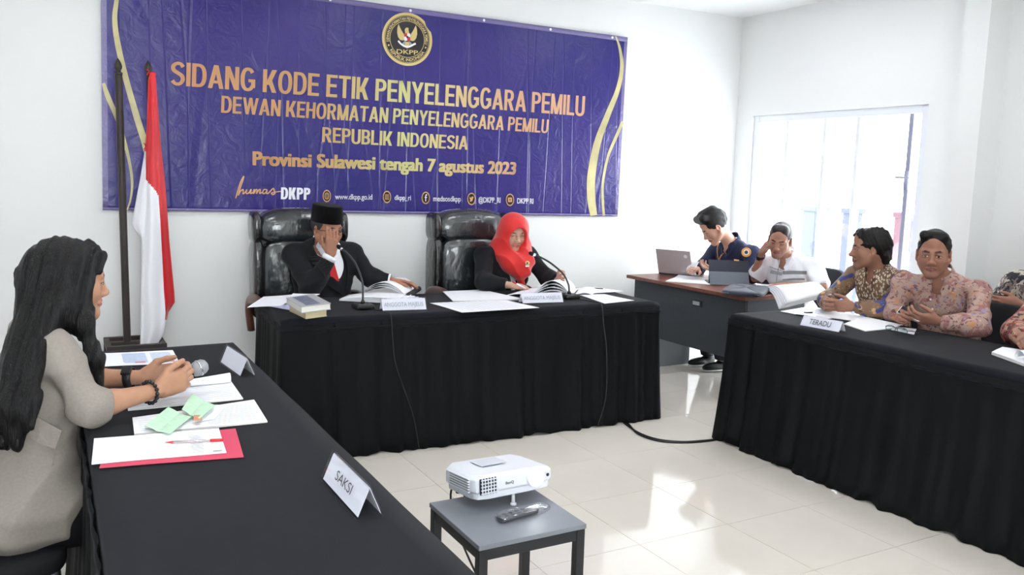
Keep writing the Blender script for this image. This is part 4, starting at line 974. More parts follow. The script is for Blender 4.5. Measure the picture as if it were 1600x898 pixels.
M_black_tr = mat('black_trousers', (18, 18, 20), .9, spec=.15); M_navy_tr = mat('dark_trousers', (32, 34, 44), .8)
M_shoe = mat('black_shoe', (20, 20, 22), .4); M_sole = mat('white_sole', (215, 215, 215), .6)
M_beige = mat('beige_linen', (142, 134, 127), .88, spec=.3, sheen=.03, bump=.5, bscale=420, bdist=.0012, var=.06, vscale=120)
M_navy = mat('navy_twill', (36, 42, 68), .85, spec=.25, sheen=.05, bump=.3, bscale=600, bdist=.0006)
M_red = mat('red_chiffon', (212, 30, 28), .6, sheen=.3, bump=.25, bscale=60, bdist=.002)
M_redtie = mat('red_tie', (200, 24, 34), .5); M_velvet = mat('black_velvet', (9, 9, 10), .95, spec=.1, sheen=.06)
Z3 = (0, 0, 0); O3 = (1, 1, 1)
M_bat6 = batik('brown_batik', (128, 98, 74), [('n', 6, .48, .52, (104, 76, 58), Z3, O3), ('v', 80, .46, .36, (216, 204, 180), (.3, .5, .8), (1, 1, .55)), ('v', 80, .12, .05, (90, 62, 44), (.3, .5, .8), (1, 1, .55))], warp=.02)
M_bat6s = batik('blue_gold_batik', (120, 92, 68), [('v', 16, .24, .20, (196, 150, 100), Z3, O3), ('n', 15, .54, .57, (44, 54, 112), Z3, O3), ('v', 60, .14, .10, (206, 190, 160), Z3, O3), ('n', 30, .62, .66, (70, 52, 44), Z3, O3)], warp=.04)
M_bat7 = batik('pink_batik', (172, 144, 132), [('n', 20, .55, .60, (150, 106, 102), Z3, O3), ('n', 34, .58, .64, (136, 80, 80), (.4, .2, .3), (1, 1, 2.)), ('n', 26, .63, .66, (186, 132, 94), (1, .3, .6), O3), ('n', 22, .64, .67, (140, 128, 160), (.2, 1, .5), O3), ('n', 45, .62, .66, (88, 58, 66), (.7, .1, .9), (2, 1, 1)), ('v', 50, .12, .08, (222, 200, 188), Z3, O3)], warp=.07)
M_bat8 = batik('black_floral', (34, 34, 40), [('n', 17, .50, .53, (196, 186, 172), Z3, O3), ('n', 28, .55, .6, (120, 104, 104), (.3, .2, .4), O3), ('n', 40, .6, .63, (40, 40, 46), (.5, .2, .1), O3)], warp=.07)
M_bat9 = batik('rust_batik', (170, 130, 110), [('n', 20, .5, .54, (126, 44, 40), Z3, O3), ('n', 34, .56, .6, (60, 48, 50), (.4, .2, .3), O3), ('v', 60, .15, .1, (214, 200, 176), Z3, O3)], warp=.06)

def build_person(label, J, fh, head_opts=None, base=(170, 125, 100), sc=1., roll=0., hands=None, top=None, sleeve=1., g=.016, wr=.003, k=.03, wd=1., dp=1., bust=0., trousers=M_black_tr, look=(0, 0), eye=1., seed=1, legf=None, sleeve_mat=None, inner=None, knee=.42, fine=.0027, kz=.53, foot=.03, skin_extra=None, shirt_extra=None, top_name='shirt', vneck=False):
    """J: pelvis, neck, shL, shR, elL, elR, wrL, wrR, head (world points). returns everything needed for the details"""
    J = {q: np.asarray(v, float) for q, v in J.items()}
    root = person((J['pelvis'][0], J['pelvis'][1], 0), label)
    u = unit(J['neck']-J['pelvis']); r = unit(J['shR']-J['shL']); f = np.cross(u, r); fl2 = f if legf is None else np.asarray(legf, float); rl = np.array([fl2[1], -fl2[0], 0])
    seated_legs(J, fl2, rl, knee=knee, kz=kz, foot=foot)
    S = Sdf(); pa = []; R = frame(fh, roll); w_ = head(S, J['head'], R, sc, paints=pa, base=base, **(head_opts or {}))
    S.cone(w_(0, -.022, -.045), J['neck']-u*.03, .050*sc, .056, .03)
    TR = torso(S, J, -.028, .05, wd, dp)
    for q in 'LR': arm(S, J['sh'+q], J['el'+q], J['wr'+q], -.004)
    legs(S, J, -.014); bx = [(J['head']-np.array([.15, .15, .16])*sc, J['head']+.16*sc, fine)]
    for q in 'LR':
        S.cone(J['knee'+q]*0+J['ank'+q], J['ank'+q]-np.array([0, 0, .04]), .036, .034, .01)
    tips = {}
    for q, (fw, pm, cu, th, kw) in (hands or {}).items():
        tips[q] = hand(S, J['wr'+q], fw, pm, 1 if q == 'R' else -1, cu, th, box=bx, **kw)
    if vneck: S.ell(J['neck']+f*.030-u*.050, (.075, .058, .075), TR, .03)
    if skin_extra: skin_extra(S, w_)
    body = body_mesh('body', S, .009, bx, M_skin, root, pa, base)
    if eye > 0: eyes(body, J['head'], R, sc, look, eye)
    # trousers
    T_ = Sdf(); T_.ell(J['pelvis']+u*.0, (.172*wd+.012, .132*dp+.012, .13), TR, .05); legs(T_, J, .012, .05); T_.wr = wrinkles(.004, seed+9)
    for q in 'LR': T_.cut(J['ank'+q]+np.array([0, 0, .0]), (0, 0, -1), .09)
    sdf_obj('trousers', T_, .010, trousers, root)
    # top garment
    G = Sdf(); torso(G, J, g-.004, k, wd, dp, bust); H = Sdf() if sleeve_mat else G
    ends = {}
    for q in 'LR':
        sl = sleeve if not hasattr(sleeve, '__len__') else sleeve['LR'.index(q)]
        if sl <= 0:      # short sleeve, ends on the upper arm
            e = J['sh'+q]+(J['el'+q]-J['sh'+q])*(1+sl); H.cone(J['sh'+q], e, .056+g, .058+g*.8, .03); d = unit(J['el'+q]-J['sh'+q]); H.cut(e+d*.012, d, .10); ends[q] = (e+d*.012, d, .056+g*.8)
        else:
            arm(H, J['sh'+q], J['el'+q], J['wr'+q], g, .035, upto=sl); e = J['el'+q]+(J['wr'+q]-J['el'+q])*sl; d = unit(J['wr'+q]-J['el'+q]); H.cut(e-d*.004, d, .085); ends[q] = (e-d*.004, d, .041-.015*sl+g*.8)
        if sleeve_mat: H.cone(J['sh'+q]-TR[:, 0]*(.02 if q == 'R' else -.02), J['sh'+q], .05+g, .052+g, .03)
    if shirt_extra: shirt_extra(G)
    G.cone(J['neck']-u*.035+f*.012, w_(0, .0, -.10), .060, .072, .012, 's')
    if vneck: G.path([J['neck']+f*.085+u*.03, J['neck']+f*.105-u*.02, J['neck']+f*.125-u*.085], [.056, .044, .008], .008, 's')
    G.wr = wrinkles(wr, seed)
    top_o = sdf_obj(top_name, G, .0065, top, root)
    if sleeve_mat:
        H.wr = wrinkles(wr, seed+3); sdf_obj('sleeves', H, .0065, sleeve_mat, root)
    return dict(root=root, J=J, R=R, w=w_, S=S, G=G, H=H, TR=TR, f=f, u=u, r=r, body=body, top=top_o, ends=ends, tips=tips, sc=sc, wd=wd, dp=dp)
def cuff(p, q, m, wd=.022, gr=.003, name='cuff', at=None):
    e, d, r = p['ends'][q]; M_ = frame(d); M_ = np.stack([M_[:, 0], M_[:, 2], M_[:, 1]], 1); M_[:, 1] *= -1
    return MB().lathe([(r-.004, -wd), (r+gr, -wd), (r+gr, 0), (r-.004, .001)], e, M_, 28, cap=False).build(name, m, p['root'], smooth=True)
def hair_cap(p, m, ops, h=.004, wr=None):
    S = Sdf(); w_, R, sc = p['w'], p['R'], p['sc']
    for o in ops:
        if o[0] == 'b': S.box(w_(*o[1]), np.array(o[2])*sc, R, o[3]*sc, o[4]*sc, o[5])
        elif o[0] == 'e': S.ell(w_(*o[1]), np.array(o[2])*sc, R if len(o) < 6 else R@o[5], (o[3] if len(o) > 3 else .012)*sc, o[4] if len(o) > 4 else 'u')
        else: S.cone(w_(*o[1]), w_(*o[2]), o[3]*sc, o[4]*sc, (o[5] if len(o) > 5 else .012)*sc, o[6] if len(o) > 6 else 'u')
    S.wr = wr; return sdf_obj('hair', S, h, m, p['root'])
FACE_CUT = [('b', (0, .128, -.032), (.061, .072, .104), .018, .008, 's'), ('e', (0, .03, -.115), (.2, .085, .075), .02, 's'), ('e', (.088, .012, -.035), (.028, .034, .045), .008, 's'), ('e', (-.088, .012, -.035), (.028, .034, .045), .008, 's')]
def shirt_collar(p, m, r0=.060, r1=.074, h=.030, gap=.75, wing=.05):
    o = collar('collar', p['J']['neck']+p['u']*.022+p['f']*.012, p['TR'], r0, r1, h, m, p['root'], gap, .012)
    n_, r_, f_, u_ = p['J']['neck'], p['r'], p['f'], p['u']; Gs = p['G'].dup(); Gs.ops = [q for q in Gs.ops if q[-1] == 'u']; Gs.wr = None
    for s in (-1, 1):
        q = panel('collar_wing', Gs, [n_+r_*s*a+f_*.1+u_*b for a, b in ((.070, .040), (.048, .030), (.020, -.030), (.030, -.062), (.072, -.035), (.088, .010))], -f_, m, p['root'], .006, .12, .009)
    return o
def watch(p, q, t, m_strap, m_face=None, r=.033, wd=.02, face=True, up=(0, 0, 1), name='watch'):
    a, b = p['J']['el'+q], p['J']['wr'+q]; c = a+(b-a)*t; d = unit(b-a); M_ = frame(d); M_ = np.stack([M_[:, 0], M_[:, 2], M_[:, 1]], 1); M_[:, 1] *= -1
    o = MB().lathe([(r-.003, -wd/2), (r, -wd/2), (r+.001, 0), (r, wd/2), (r-.003, wd/2)], c, M_, 28, cap=False).build(name, m_strap, p['root'], smooth=True)
    if face:
        n_ = unit(np.asarray(up, float)-d*(np.asarray(up, float)@d)); MM = np.stack([d, np.cross(n_, d), n_], 1)
        MB().box(c+n_*(r+.004), (.034, .032, .009), MM).build('watch_case', m_face or M_blk, o, bevel=.004)
    return o

# --- woman in a beige jacket, foreground left
f1 = np.array([.95, .3, 0.])
P1 = build_person('woman with long black hair and beige jacket holding a microphone at the left table',
    dict(pelvis=(-2.75, -1.42, .53), neck=(-2.70, -1.335, 1.065), shL=(-2.69, -1.165, 1.0), shR=(-2.655, -1.49, 1.005), elL=(-2.60, -1.13, .835), elR=(-2.58, -1.545, .845), wrL=(-2.405, -1.215, .845), wrR=(-2.375, -1.395, .84), head=(-2.612, -1.315, 1.188)),
    (.96, .24, -.10), dict(thin_brow=True, jaw=.95, nose=.9, mouth=(176, 96, 96)), (178, 132, 106), 1.0,
    hands=dict(R=((.88, .42, .22), (-.4, .9, 0), (.75, .8, .85, .9), (.5, .0), dict(kn=.5)), L=((.97, -.1, .05), (.1, -1, .2), (.75, .75, .8, .8), (.5, .4), {})),
    top=M_beige, sleeve=(.16, .22), g=.010, wr=.010, wd=.90, dp=.95, bust=.01, legf=(1, .05, 0), top_name='jacket', seed=4, shirt_extra=lambda G: G.ell((-2.755, -1.425, .54), (.205, .205, .15), None, .05), fine=.0024, knee=.38, eye=.9, kz=.49)
def long_hair():
    S = Sdf(); w_ = P1['w']; R = P1['R']
    S.ell(w_(0, -.022, .042), (.088, .106, .096), R, .02); S.ell(w_(0, .112, -.06), (.070, .062, .135), R, .015, 's')
    S.ell(w_(.062, -.012, -.03), (.030, .062, .10), R, .03); S.ell(w_(-.06, .0, -.03), (.03, .07, .10), R, .03)
    S.path([w_(.02, -.07, .0), atd(86, 452, 2.53), atd(54, 515, 2.44), atd(35, 570, 2.38), atd(25, 640, 2.33), atd(27, 695, 2.31)], [.08, .066, .046, .044, .046, .02], .04)
    S.path([w_(.055, -.045, -.02), atd(86, 478, 2.46), atd(58, 545, 2.38), atd(46, 620, 2.32), atd(46, 668, 2.30)], [.055, .042, .026, .022, .010], .03)
    S.path([w_(.0, -.07, -.02), atd(64, 470, 2.50), atd(44, 540, 2.44), atd(14, 620, 2.38), atd(6, 690, 2.34)], [.06, .05, .042, .045, .025], .04)
    S.path([w_(.066, .012, .0), w_(.072, .010, -.08), atd(131, 505, 2.50), atd(148, 560, 2.505), atd(158, 606, 2.51)], [.026, .027, .024, .020, .009], .035)
    S.path([w_(.05, .04, .075), w_(.074, .030, .02), w_(.076, .015, -.05)], [.015, .012, .018], .02)
    S.cone(w_(.05, -.015, -.09), atd(112, 500, 2.52), .045, .038, .04)
    S.path([w_(0, .05, .115), w_(.04, .072, .088), w_(.065, .062, .045)], [.018, .014, .010], .02)
    fw = unit((-.27, -.59, -.76)); av = unit(np.array([1., 0, 0])-fw*fw[0]); bv = np.cross(fw, av)
    def strands(P): return .0020*np.sin(210*(P@av)+1.5*np.sin(6*(P@fw)))+.0014*np.sin(330*(P@av)+60*(P@bv))+.0016*np.sin(120*(P@bv))
    S.wr = strands
    return sdf_obj('hair', S, .004, mat('glossy_black_hair', (14, 13, 14), .42, spec=.25, bump=1., bscale=30, bdist=.006, stretch=(9, 9, .5)), P1['root'])
long_hair()
fl = panel('pocket_flap', P1['G'], [atd(40, 652, 2.3), atd(93, 685, 2.3), atd(82, 715, 2.3), atd(52, 700, 2.3), atd(24, 679, 2.3)], (.05, 1, -.12), M_beige, P1['root'], .011, .1)
_b = P1['G'].project(np.array([atd(55, 690, 2.2)]), (.05, 1, -.12))[0]; MB().ball(_b+np.array([0, -.010, 0]), (.007, .004, .007), 12, 8).build('button', mat('brown_button', (120, 108, 96), .4), fl)
strip('seam', P1['G'], [atd(100, 640, 2.3), atd(88, 690, 2.3), atd(75, 760, 2.3)], .004, (.05, 1, -.12), M_beige, P1['root'], .002)
watch(P1, 'L', .80, mat('black_strap', (26, 26, 28), .5), M_blk, r=.034, wd=.026, up=(.2, -.7, .7))
def bracelet():
    a, b = P1['J']['elR'], P1['J']['wrR']; c = a+(b-a)*.86; d = unit(b-a); F_ = frame(d); t = None
    for i in range(16):
        q = 2*PI*i/16; o = MB().ball(c+.0345*(F_[:, 0]*math.cos(q)+F_[:, 2]*math.sin(q)), .0068, 8, 6).build('bracelet_bead', M_shoe, P1['root'], smooth=True)
bracelet()

# --- man in a black suit and cap
P2 = build_person('man in black suit and black cap holding his hand over his face',
    dict(pelvis=(-1.14, 1.04, .56), neck=(-1.145, 1.02, 1.085), shL=(-.955, 1.01, 1.03), shR=(-1.335, 1.0, 1.03), elL=(-.86, .93, .875), elR=(-1.285, .795, .835), wrL=(-.745, .865, .862), wrR=(-1.162, .785, 1.045), head=(-1.152, .905, 1.19)),
    (.34, -.93, -.12), dict(jaw=1.1, cheek=1.05), (166, 116, 92), 1.04,
    hands=dict(R=((.06, .04, 1.), (.25, .95, .05), (.22, .28, .32, .35), (.55, .3), dict(kn=.6)), L=((.9, -.35, -.1), (-.1, -.2, -1), (.35, .35, .4, .45), (.6, .3), {})),
    top=M_suit, sleeve=(.93, .86), g=.020, wr=.007, wd=1.12, dp=1.12, trousers=M_black_tr, seed=2, legf=(0, -1, 0), top_name='suit_jacket',
    shirt_extra=lambda G: G.path([(-1.12, .90, 1.06), (-1.085, .875, .95), (-1.04, .87, .80)], [.070, .062, .012], .006, 's'))
hair_cap(P2, M_hairg, [('e', (0, -.016, .03), (.079, .098, .085))]+FACE_CUT)
def white_shirt(p, g=.012, name='white_shirt'):
    S = Sdf(); torso(S, p['J'], g, .03, p['wd'], p['dp']); S.cone(p['J']['neck']-p['u']*.03+p['f']*.01, p['w'](0, .0, -.1), .058, .07, .01, 's'); return sdf_obj(name, S, .008, M_shirtw, p['root']), S
_, S2 = white_shirt(P2, .003)
shirt_collar(P2, M_shirtw)
strip('necktie', S2, [(-1.14, .7, 1.04), (-1.13, .7, .99), (-1.115, .7, .92), (-1.10, .7, .86)], [.03, .036, .046, .055], (0, 1, 0), M_redtie, P2['root'], .008, .004)
strip('lapel', P2['G'], [(-1.05, .7, 1.10), (-1.005, .7, 1.04), (-.985, .7, .96), (-.995, .7, .87), (-1.025, .7, .79)], [.05, .075, .07, .045, .012], (0, 1, 0), M_suit, P2['root'], .007, .002)
strip('lapel', P2['G'], [(-1.20, .7, 1.10), (-1.235, .7, 1.04), (-1.205, .7, .96), (-1.145, .7, .87), (-1.06, .7, .79)], [.05, .07, .065, .045, .012], (0, 1, 0), M_suit, P2['root'], .007, .002)
cuff(P2, 'R', M_shirtw, -.03, -.001, 'shirt_cuff'); cuff(P2, 'L', M_shirtw, -.012, -.001, 'shirt_cuff')
def pin(p, S, q, d=(0, 1, 0)):
    c = S.project(np.array([q]), d)[0]-unit(d)*.010; M_ = frame(-unit(d)); M2 = np.stack([M_[:, 0], M_[:, 2], M_[:, 1]], 1); M2[:, 1] *= -1
    o = MB().lathe([(.001, .005), (.012, .004), (.016, .0), (.016, -.003)], c, M2, 20).build('lapel_pin', M_goldp, p['root'], smooth=True)
    MB().ball(c-unit(d)*.004, (.006, .003, .008), 10, 6).build('pin_eagle', M_bprint, o); MB().box(c-np.array([0, .002, .020]), (.03, .004, .010)).build('pin_ribbon', M_wprint, o, bevel=.001)
pin(P2, P2['G'], (-1.0, .7, .985))
def peci():
    w_, R = P2['w'], P2['R']; b = MB(); n = 40
    prof = [(.080, .100, .046), (.0845, .106, .048), (.082, .103, .10), (.080, .1, .143), (.075, .094, .148), (.03, .04, .145)]
    vs = [w_(a*math.cos(2*PI*i/n), -.008+(c+.004)*math.sin(2*PI*i/n), z) for a, c, z in prof for i in range(n)]; k = len(prof)
    b.add(vs, [[l*n+i, l*n+(i+1) % n, (l+1)*n+(i+1) % n, (l+1)*n+i] for l in range(k-1) for i in range(n)]+[list(range(n))[::-1], list(range((k-1)*n, k*n))])
    b.build('cap', M_velvet, P2['root'], smooth=True)
peci()
def worn_glasses(p, m):
    w_ = p['w']; g_ = None
    for s in (-1, 1):
        ring = [w_(s*(.031+.021*math.cos(t)), .096-.010*abs(math.cos(t))*(1 if math.cos(t) > 0 else .2), .0+.016*math.sin(t)) for t in np.linspace(0, 2*PI, 25)]
        o = MB().tube(ring, .0016, 6).build('glasses_rim', m, p['root'], smooth=True)
        MB().tube([w_(s*.051, .087, .008), w_(s*.074, .04, .006), w_(s*.082, -.006, .008), w_(s*.080, -.03, -.012)], .0022, 6).build('glasses_temple', m, o, smooth=True)
    MB().tube([w_(-.011, .1, .003), w_(0, .103, .006), w_(.011, .1, .003)], .0016, 6).build('glasses_bridge', m, p['root'], smooth=True)
worn_glasses(P2, M_blk)

# --- woman in a red headscarf
P3 = build_person('woman in red headscarf and black blazer writing at the panel table',
    dict(pelvis=(.16, 1.05, .55), neck=(.165, 1.0, 1.05), shL=(.345, 1.01, .995), shR=(-.015, .98, .995), elL=(.425, .83, .835), elR=(-.105, .80, .835), wrL=(.405, .665, .845), wrR=(.035, .68, .825), head=(.165, .89, 1.163)),
    (-.12, -.94, -.24), dict(thin_brow=True, jaw=1.05, nose=.9, mouth=(170, 92, 88)), (196, 156, 136), 1.02,
    hands=dict(R=((.95, -.3, -.12), (.1, .2, -1), (.6, .7, .75, .8), (.5, .5), dict(sc=.92)), L=((-.1, -.8, .35), (-1, 0, .1), (.5, .5, .55, .6), (.5, .4), dict(sc=.9))),
    top=M_suit, sleeve=(.92, .88), g=.018, wr=.007, wd=1., dp=1.02, bust=.012, seed=6, legf=(0, -1, 0), eye=0, top_name='blazer',
    shirt_extra=lambda G: G.cone((.175, .87, 1.0), (.195, .85, .76), .062, .058, .008, 's'))
_, S3 = white_shirt(P3, .002, 'white_blouse')
def hijab():
    S = Sdf(); w_, R = P3['w'], P3['R']; J = P3['J']
    S.ell(w_(0, -.006, .026), (.106, .126, .114), R, .03); S.ell(w_(0, .015, -.06), (.098, .088, .085), R, .04)
    S.cone(w_(0, -.03, -.05), J['neck']-P3['u']*.015+P3['f']*.012, .104, .122, .05)
    S.path([J['neck']+P3['f']*.05+np.array([-.05, 0, .0]), (.14, .845, .96), (.19, .820, .90)], [.085, .080, .050], .04)
    S.path([(.215, .85, 1.03), (.215, .83, .96), (.20, .815, .90)], [.075, .066, .045], .05)
    S.path([(.195, .825, .905), (.20, .825, .86), (.205, .825, .81)], [.028, .022, .026], .02)
    S.ell(w_(0, .128, -.018), (.064, .088, .086), R, .010, 's')
    S.wr = lambda P: .010*(np.abs(np.sin(48*(P@np.array([.75, .2, .62]))+1.2*np.sin(11*P[:, 0])+.8*np.sin(9*P[:, 2])))-.6)*np.clip((1.20-P[:, 2])*9, .1, 1)+.001*np.sin(46*(P@np.array([.55, .3, .78]))+3.*np.sin(11*P[:, 0])+1.5*np.sin(14*P[:, 2]))*np.clip((1.16-P[:, 2])*9, .12, 1)
    return sdf_obj('headscarf', S, .0045, M_red, P3['root']), S
_, SH3 = hijab()
strip('lapel', P3['G'], [(.07, .7, .97), (.075, .7, .91), (.095, .7, .85), (.12, .7, .78)], [.03, .05, .045, .02], (0, 1, 0), M_suit, P3['root'], .007, .002)
strip('lapel', P3['G'], [(.315, .7, .97), (.315, .7, .91), (.30, .7, .85), (.275, .7, .78)], [.03, .05, .045, .02], (0, 1, 0), M_suit, P3['root'], .007, .002)
_u = P3['G'].dup(); _u.ops = [o_ for o_ in _u.ops if o_[-1] == 'u']+[o_ for o_ in SH3.ops if o_[-1] == 'u']; _u.wr = None
pin(P3, _u, tuple(aty(824, 411, .6)), tuple(ray(824, 411)))

# --- young man in navy
P4 = build_person('young man in navy uniform shirt reading papers behind the silver laptop',
    dict(pelvis=(2.45, .98, .55), neck=(2.28, .965, 1.055), shL=(2.295, .755, .985), shR=(2.285, 1.165, .985), elL=(2.215, .66, .82), elR=(2.18, 1.235, .82), wrL=(2.055, .87, .85), wrR=(2.03, 1.10, .83), head=(2.11, 1.005, 1.185)),
    (-.70, .34, -.58), dict(jaw=1.0), (196, 152, 132), 1.08,
    hands=dict(L=((-.6, .75, .12), (-.4, .2, .8), (.7, .75, .8, .85), (.6, .6), {}), R=((-.8, -.5, .1), (-.2, .1, -1), (.5, .5, .5, .5), (.5, .4), {})),
    top=M_navy, sleeve=(.75, .9), g=.014, wr=.009, wd=1.05, trousers=M_navy_tr, vneck=True, seed=8, legf=(-1, .1, 0), eye=0, foot=-.1, knee=.36)
hair_cap(P4, M_hair, [('e', (0, -.018, .046), (.086, .106, .094)), ('c', (-.05, .05, .115), (.04, .07, .118), .034, .030, .03), ('c', (0, .03, .13), (0, -.05, .125), .035, .035, .03)]+FACE_CUT, wr=wrinkles(.004, 3, 2.4))
shirt_collar(P4, M_navy, h=.036)
d4 = (.85, .5, -.1)
strip('lanyard', P4['G'], [(2.10, .86, 1.10), (2.08, .90, 1.02), (2.06, .98, .92), (2.06, .99, .86)], .012, (1, .35, 0), mat('orange_lanyard', (190, 128, 92), .6), P4['root'], .003, .003)
strip('lanyard', P4['G'], [(2.10, 1.06, 1.10), (2.08, 1.05, 1.0), (2.06, 1.02, .92), (2.06, 1.0, .86)], .012, (1, .2, 0), MATS['orange_lanyard'], P4['root'], .003, .003)
def round_patch():
    c = P4['G'].project(np.array([atd(1166, 394, 5.9)]), ray(1166, 394))[0]; d = unit(ray(1166, 394)); M_ = frame(-d); M2 = np.stack([M_[:, 0], M_[:, 2], M_[:, 1]], 1); M2[:, 1] *= -1
    o = MB().lathe([(.001, .006), (.034, .005), (.036, 0), (.034, -.01)], c, M2, 28).build('sleeve_patch', mat('orange_patch', (224, 150, 60), .6), P4['root'])
    MB().lathe([(.001, .0095), (.021, .008), (.021, .005)], c, M2, 24).build('patch_ring', M_wprint, o); MB().lathe([(.001, .012), (.014, .011), (.014, .008)], c, M2, 20).build('patch_mark', M_bprint, o)
round_patch()
panel('epaulet', P4['G'], [(2.33, .84, 1.2), (2.25, .84, 1.2), (2.245, .74, 1.2), (2.285, .72, 1.2), (2.325, .74, 1.2)], (0, 0, -1), M_navy, P4['root'], .005, .1)
strip('name_tape', P4['G'], [atd(1130, 404, 6.3), atd(1138, 405, 6.3)], .012, d4, M_tan, P4['root'], .003, .004)

# --- man in a white shirt leaning on his fist
P5 = build_person('man in white striped shirt dozing with his cheek on his hand',
    dict(pelvis=(2.46, .42, .54), neck=(2.25, .345, 1.005), shL=(2.345, .175, .94), shR=(2.235, .525, .94), elL=(2.325, .055, .80), elR=(2.205, .625, .815), wrL=(2.14, .215, .805), wrR=(2.115, .475, 1.03), head=(2.115, .30, 1.138)),
    (-.76, -.46, -.33), dict(stub=(52, 44, 44)), (176, 130, 110), 1.04, roll=-.12,
    hands=dict(R=((-.25, -.75, .55), (.45, -.35, .1), (1.1, 1.1, 1.15, 1.2), (.5, .5), {}), L=((-.85, .3, -.05), (0, .2, -1), (.4, .4, .45, .5), (.5, .3), {})),
    top=M_shirtw, sleeve=(-.12, -.15), g=.016, wr=.009, wd=1.03, trousers=M_navy_tr, vneck=True, seed=12, legf=(-1, 0, 0), eye=0, foot=-.05, knee=.36)
hair_cap(P5, M_hairg, [('e', (0, -.018, .040), (.081, .100, .088)), ('c', (-.03, .045, .10), (.03, .045, .10), .028, .028, .03)]+FACE_CUT, wr=wrinkles(.0015, 5, 3))
shirt_collar(P5, M_shirtw)
M_gst = mat('grey_stripe', (136, 140, 140), .7); M_lst = mat('dark_line', (110, 112, 116), .7)
d5 = unit(ray(1222, 420))
def px_strip(p, name, pts, wd, m, dd=6.05): return strip(name, p['G'], [atd(u_, v_, dd) for u_, v_ in pts], wd, unit(ray(*pts[len(pts)//2])), m, p['root'], .0015, .007, back=.0)
px_strip(P5, 'shirt_stripe', [(1203, 424), (1222, 428)], .024, M_gst); px_strip(P5, 'shirt_stripe', [(1222, 426), (1240, 425.5), (1261, 426)], .026, M_gst)
px_strip(P5, 'shirt_stripe', [(1222, 437), (1240, 436), (1258, 436)], .012, M_gst); px_strip(P5, 'shirt_line', [(1202, 416), (1212, 420), (1222, 423)], .004, M_lst); px_strip(P5, 'shirt_placket', [(1219, 410), (1215, 425), (1213, 440)], .004, M_lst)
watch(P5, 'R', .84, mat('dark_steel_strap', (48, 52, 66), .35, .5), None, r=.034, wd=.024, up=(-.7, -.5, .2))

# --- man in brown batik
P6 = build_person('man in brown and blue batik shirt with curly black hair, hands clasped',
    dict(pelvis=(1.98, -.80, .54), neck=(1.80, -.81, 1.045), shL=(1.80, -.995, .985), shR=(1.815, -.63, .985), elL=(1.585, -1.045, .832), elR=(1.60, -.60, .832), wrL=(1.485, -.895, .838), wrR=(1.465, -.725, .838), head=(1.715, -.80, 1.166)),
    (-.74, .66, -.03), dict(stub=(44, 36, 34), cheek=1.02), (156, 112, 92), 1.02,
    hands=dict(L=((-.75, .62, .05), (.5, .75, .1), (.6, .65, .7, .75), (.5, .4), {}), R=((-.82, -.5, .02), (.35, -.8, 0), (.75, .8, .85, .9), (.5, .4), {})),
    top=M_bat6, sleeve=(.95, .92), g=.014, wr=.009, wd=1., trousers=M_black_tr, vneck=True, seed=14, legf=(-1, 0, 0), sleeve_mat=M_bat6s, eye=.8, knee=.40)
hair_cap(P6, M_hair, [('e', (0, -.022, .044), (.087, .106, .096)), ('e', (0, -.085, -.035), (.062, .036, .055), .02), ('c', (-.04, .05, .10), (.04, .05, .10), .026, .026, .03), ('c', (.02, .085, .085), (.03, .092, .055), .008, .006, .01)]+FACE_CUT, wr=wrinkles(.008, 8, 3.6))
shirt_collar(P6, M_bat6)
# --- man in pink batik
P7 = build_person('man in pink floral batik shirt facing the camera with a phone in his hands',
    dict(pelvis=(1.93, -1.26, .54), neck=(1.715, -1.28, 1.055), shL=(1.775, -1.46, .995), shR=(1.645, -1.105, .995), elL=(1.60, -1.60, .832), elR=(1.60, -1.07, .832), wrL=(1.485, -1.435, .842), wrR=(1.465, -1.225, .842), head=(1.605, -1.297, 1.186)),
    (-.86, -.50, -.08), dict(stub=(70, 56, 52), nose=1.1), (158, 112, 93), 1.05,
    hands=dict(L=((-.72, .55, .12), (.1, .7, .55), (.8, .85, .9, .95), (.5, .5), {}), R=((-.72, -.5, .1), (.35, -.75, -.3), (.95, 1., 1.05, 1.1), (.5, .5), {})),
    top=M_bat7, sleeve=(.95, .95), g=.016, wr=.009, wd=1.02, trousers=M_black_tr, vneck=True, seed=16, legf=(-1, 0, 0), eye=.85, knee=.40)
hair_cap(P7, M_hair, [('e', (0, -.018, .042), (.081, .1, .09)), ('c', (-.045, .045, .10), (.045, .055, .105), .022, .026, .03)]+FACE_CUT, wr=wrinkles(.0018, 9, 3))
shirt_collar(P7, M_bat7, r0=.062, r1=.078, h=.034, wing=.06)
for k, t in enumerate((.985, .93, .875)):
    q = P7['G'].project(np.array([(1.35, -1.40-.012*k, t)]), (1, .45, 0))[0]; MB().ball(q-np.array([.003, .001, 0]), (.004, .006, .006), 10, 6).build('button', M_wprint, P7['root'])
# --- two people cut by the right edge
P8 = build_person('person in black floral shirt sitting behind the covered chair, at the right edge',
    dict(pelvis=(2.56, -1.50, .54), neck=(2.44, -1.47, 1.07), shL=(2.46, -1.67, 1.0), shR=(2.44, -1.285, 1.0), elL=(2.30, -1.73, .80), elR=(2.32, -1.20, .81), wrL=(2.20, -1.45, .90), wrR=(2.20, -1.44, .83), head=(2.38, -1.48, 1.21)),
    (-.9, -.3, -.05), None, (150, 106, 88), 1., hands=dict(L=((-.3, .9, 0), (.8, .3, 0), (.5,)*4, (.5, .4), {}), R=((-.2, -.9, 0), (.8, -.2, 0), (.5,)*4, (.5, .4), {})),
    top=M_bat8, sleeve=(.02, .03), g=.024, wr=.005, trousers=M_navy_tr, seed=18, legf=(-1, 0, 0), knee=.30, foot=-.1)
hair_cap(P8, M_hair, [('e', (0, -.018, .042), (.082, .1, .09))]+FACE_CUT)
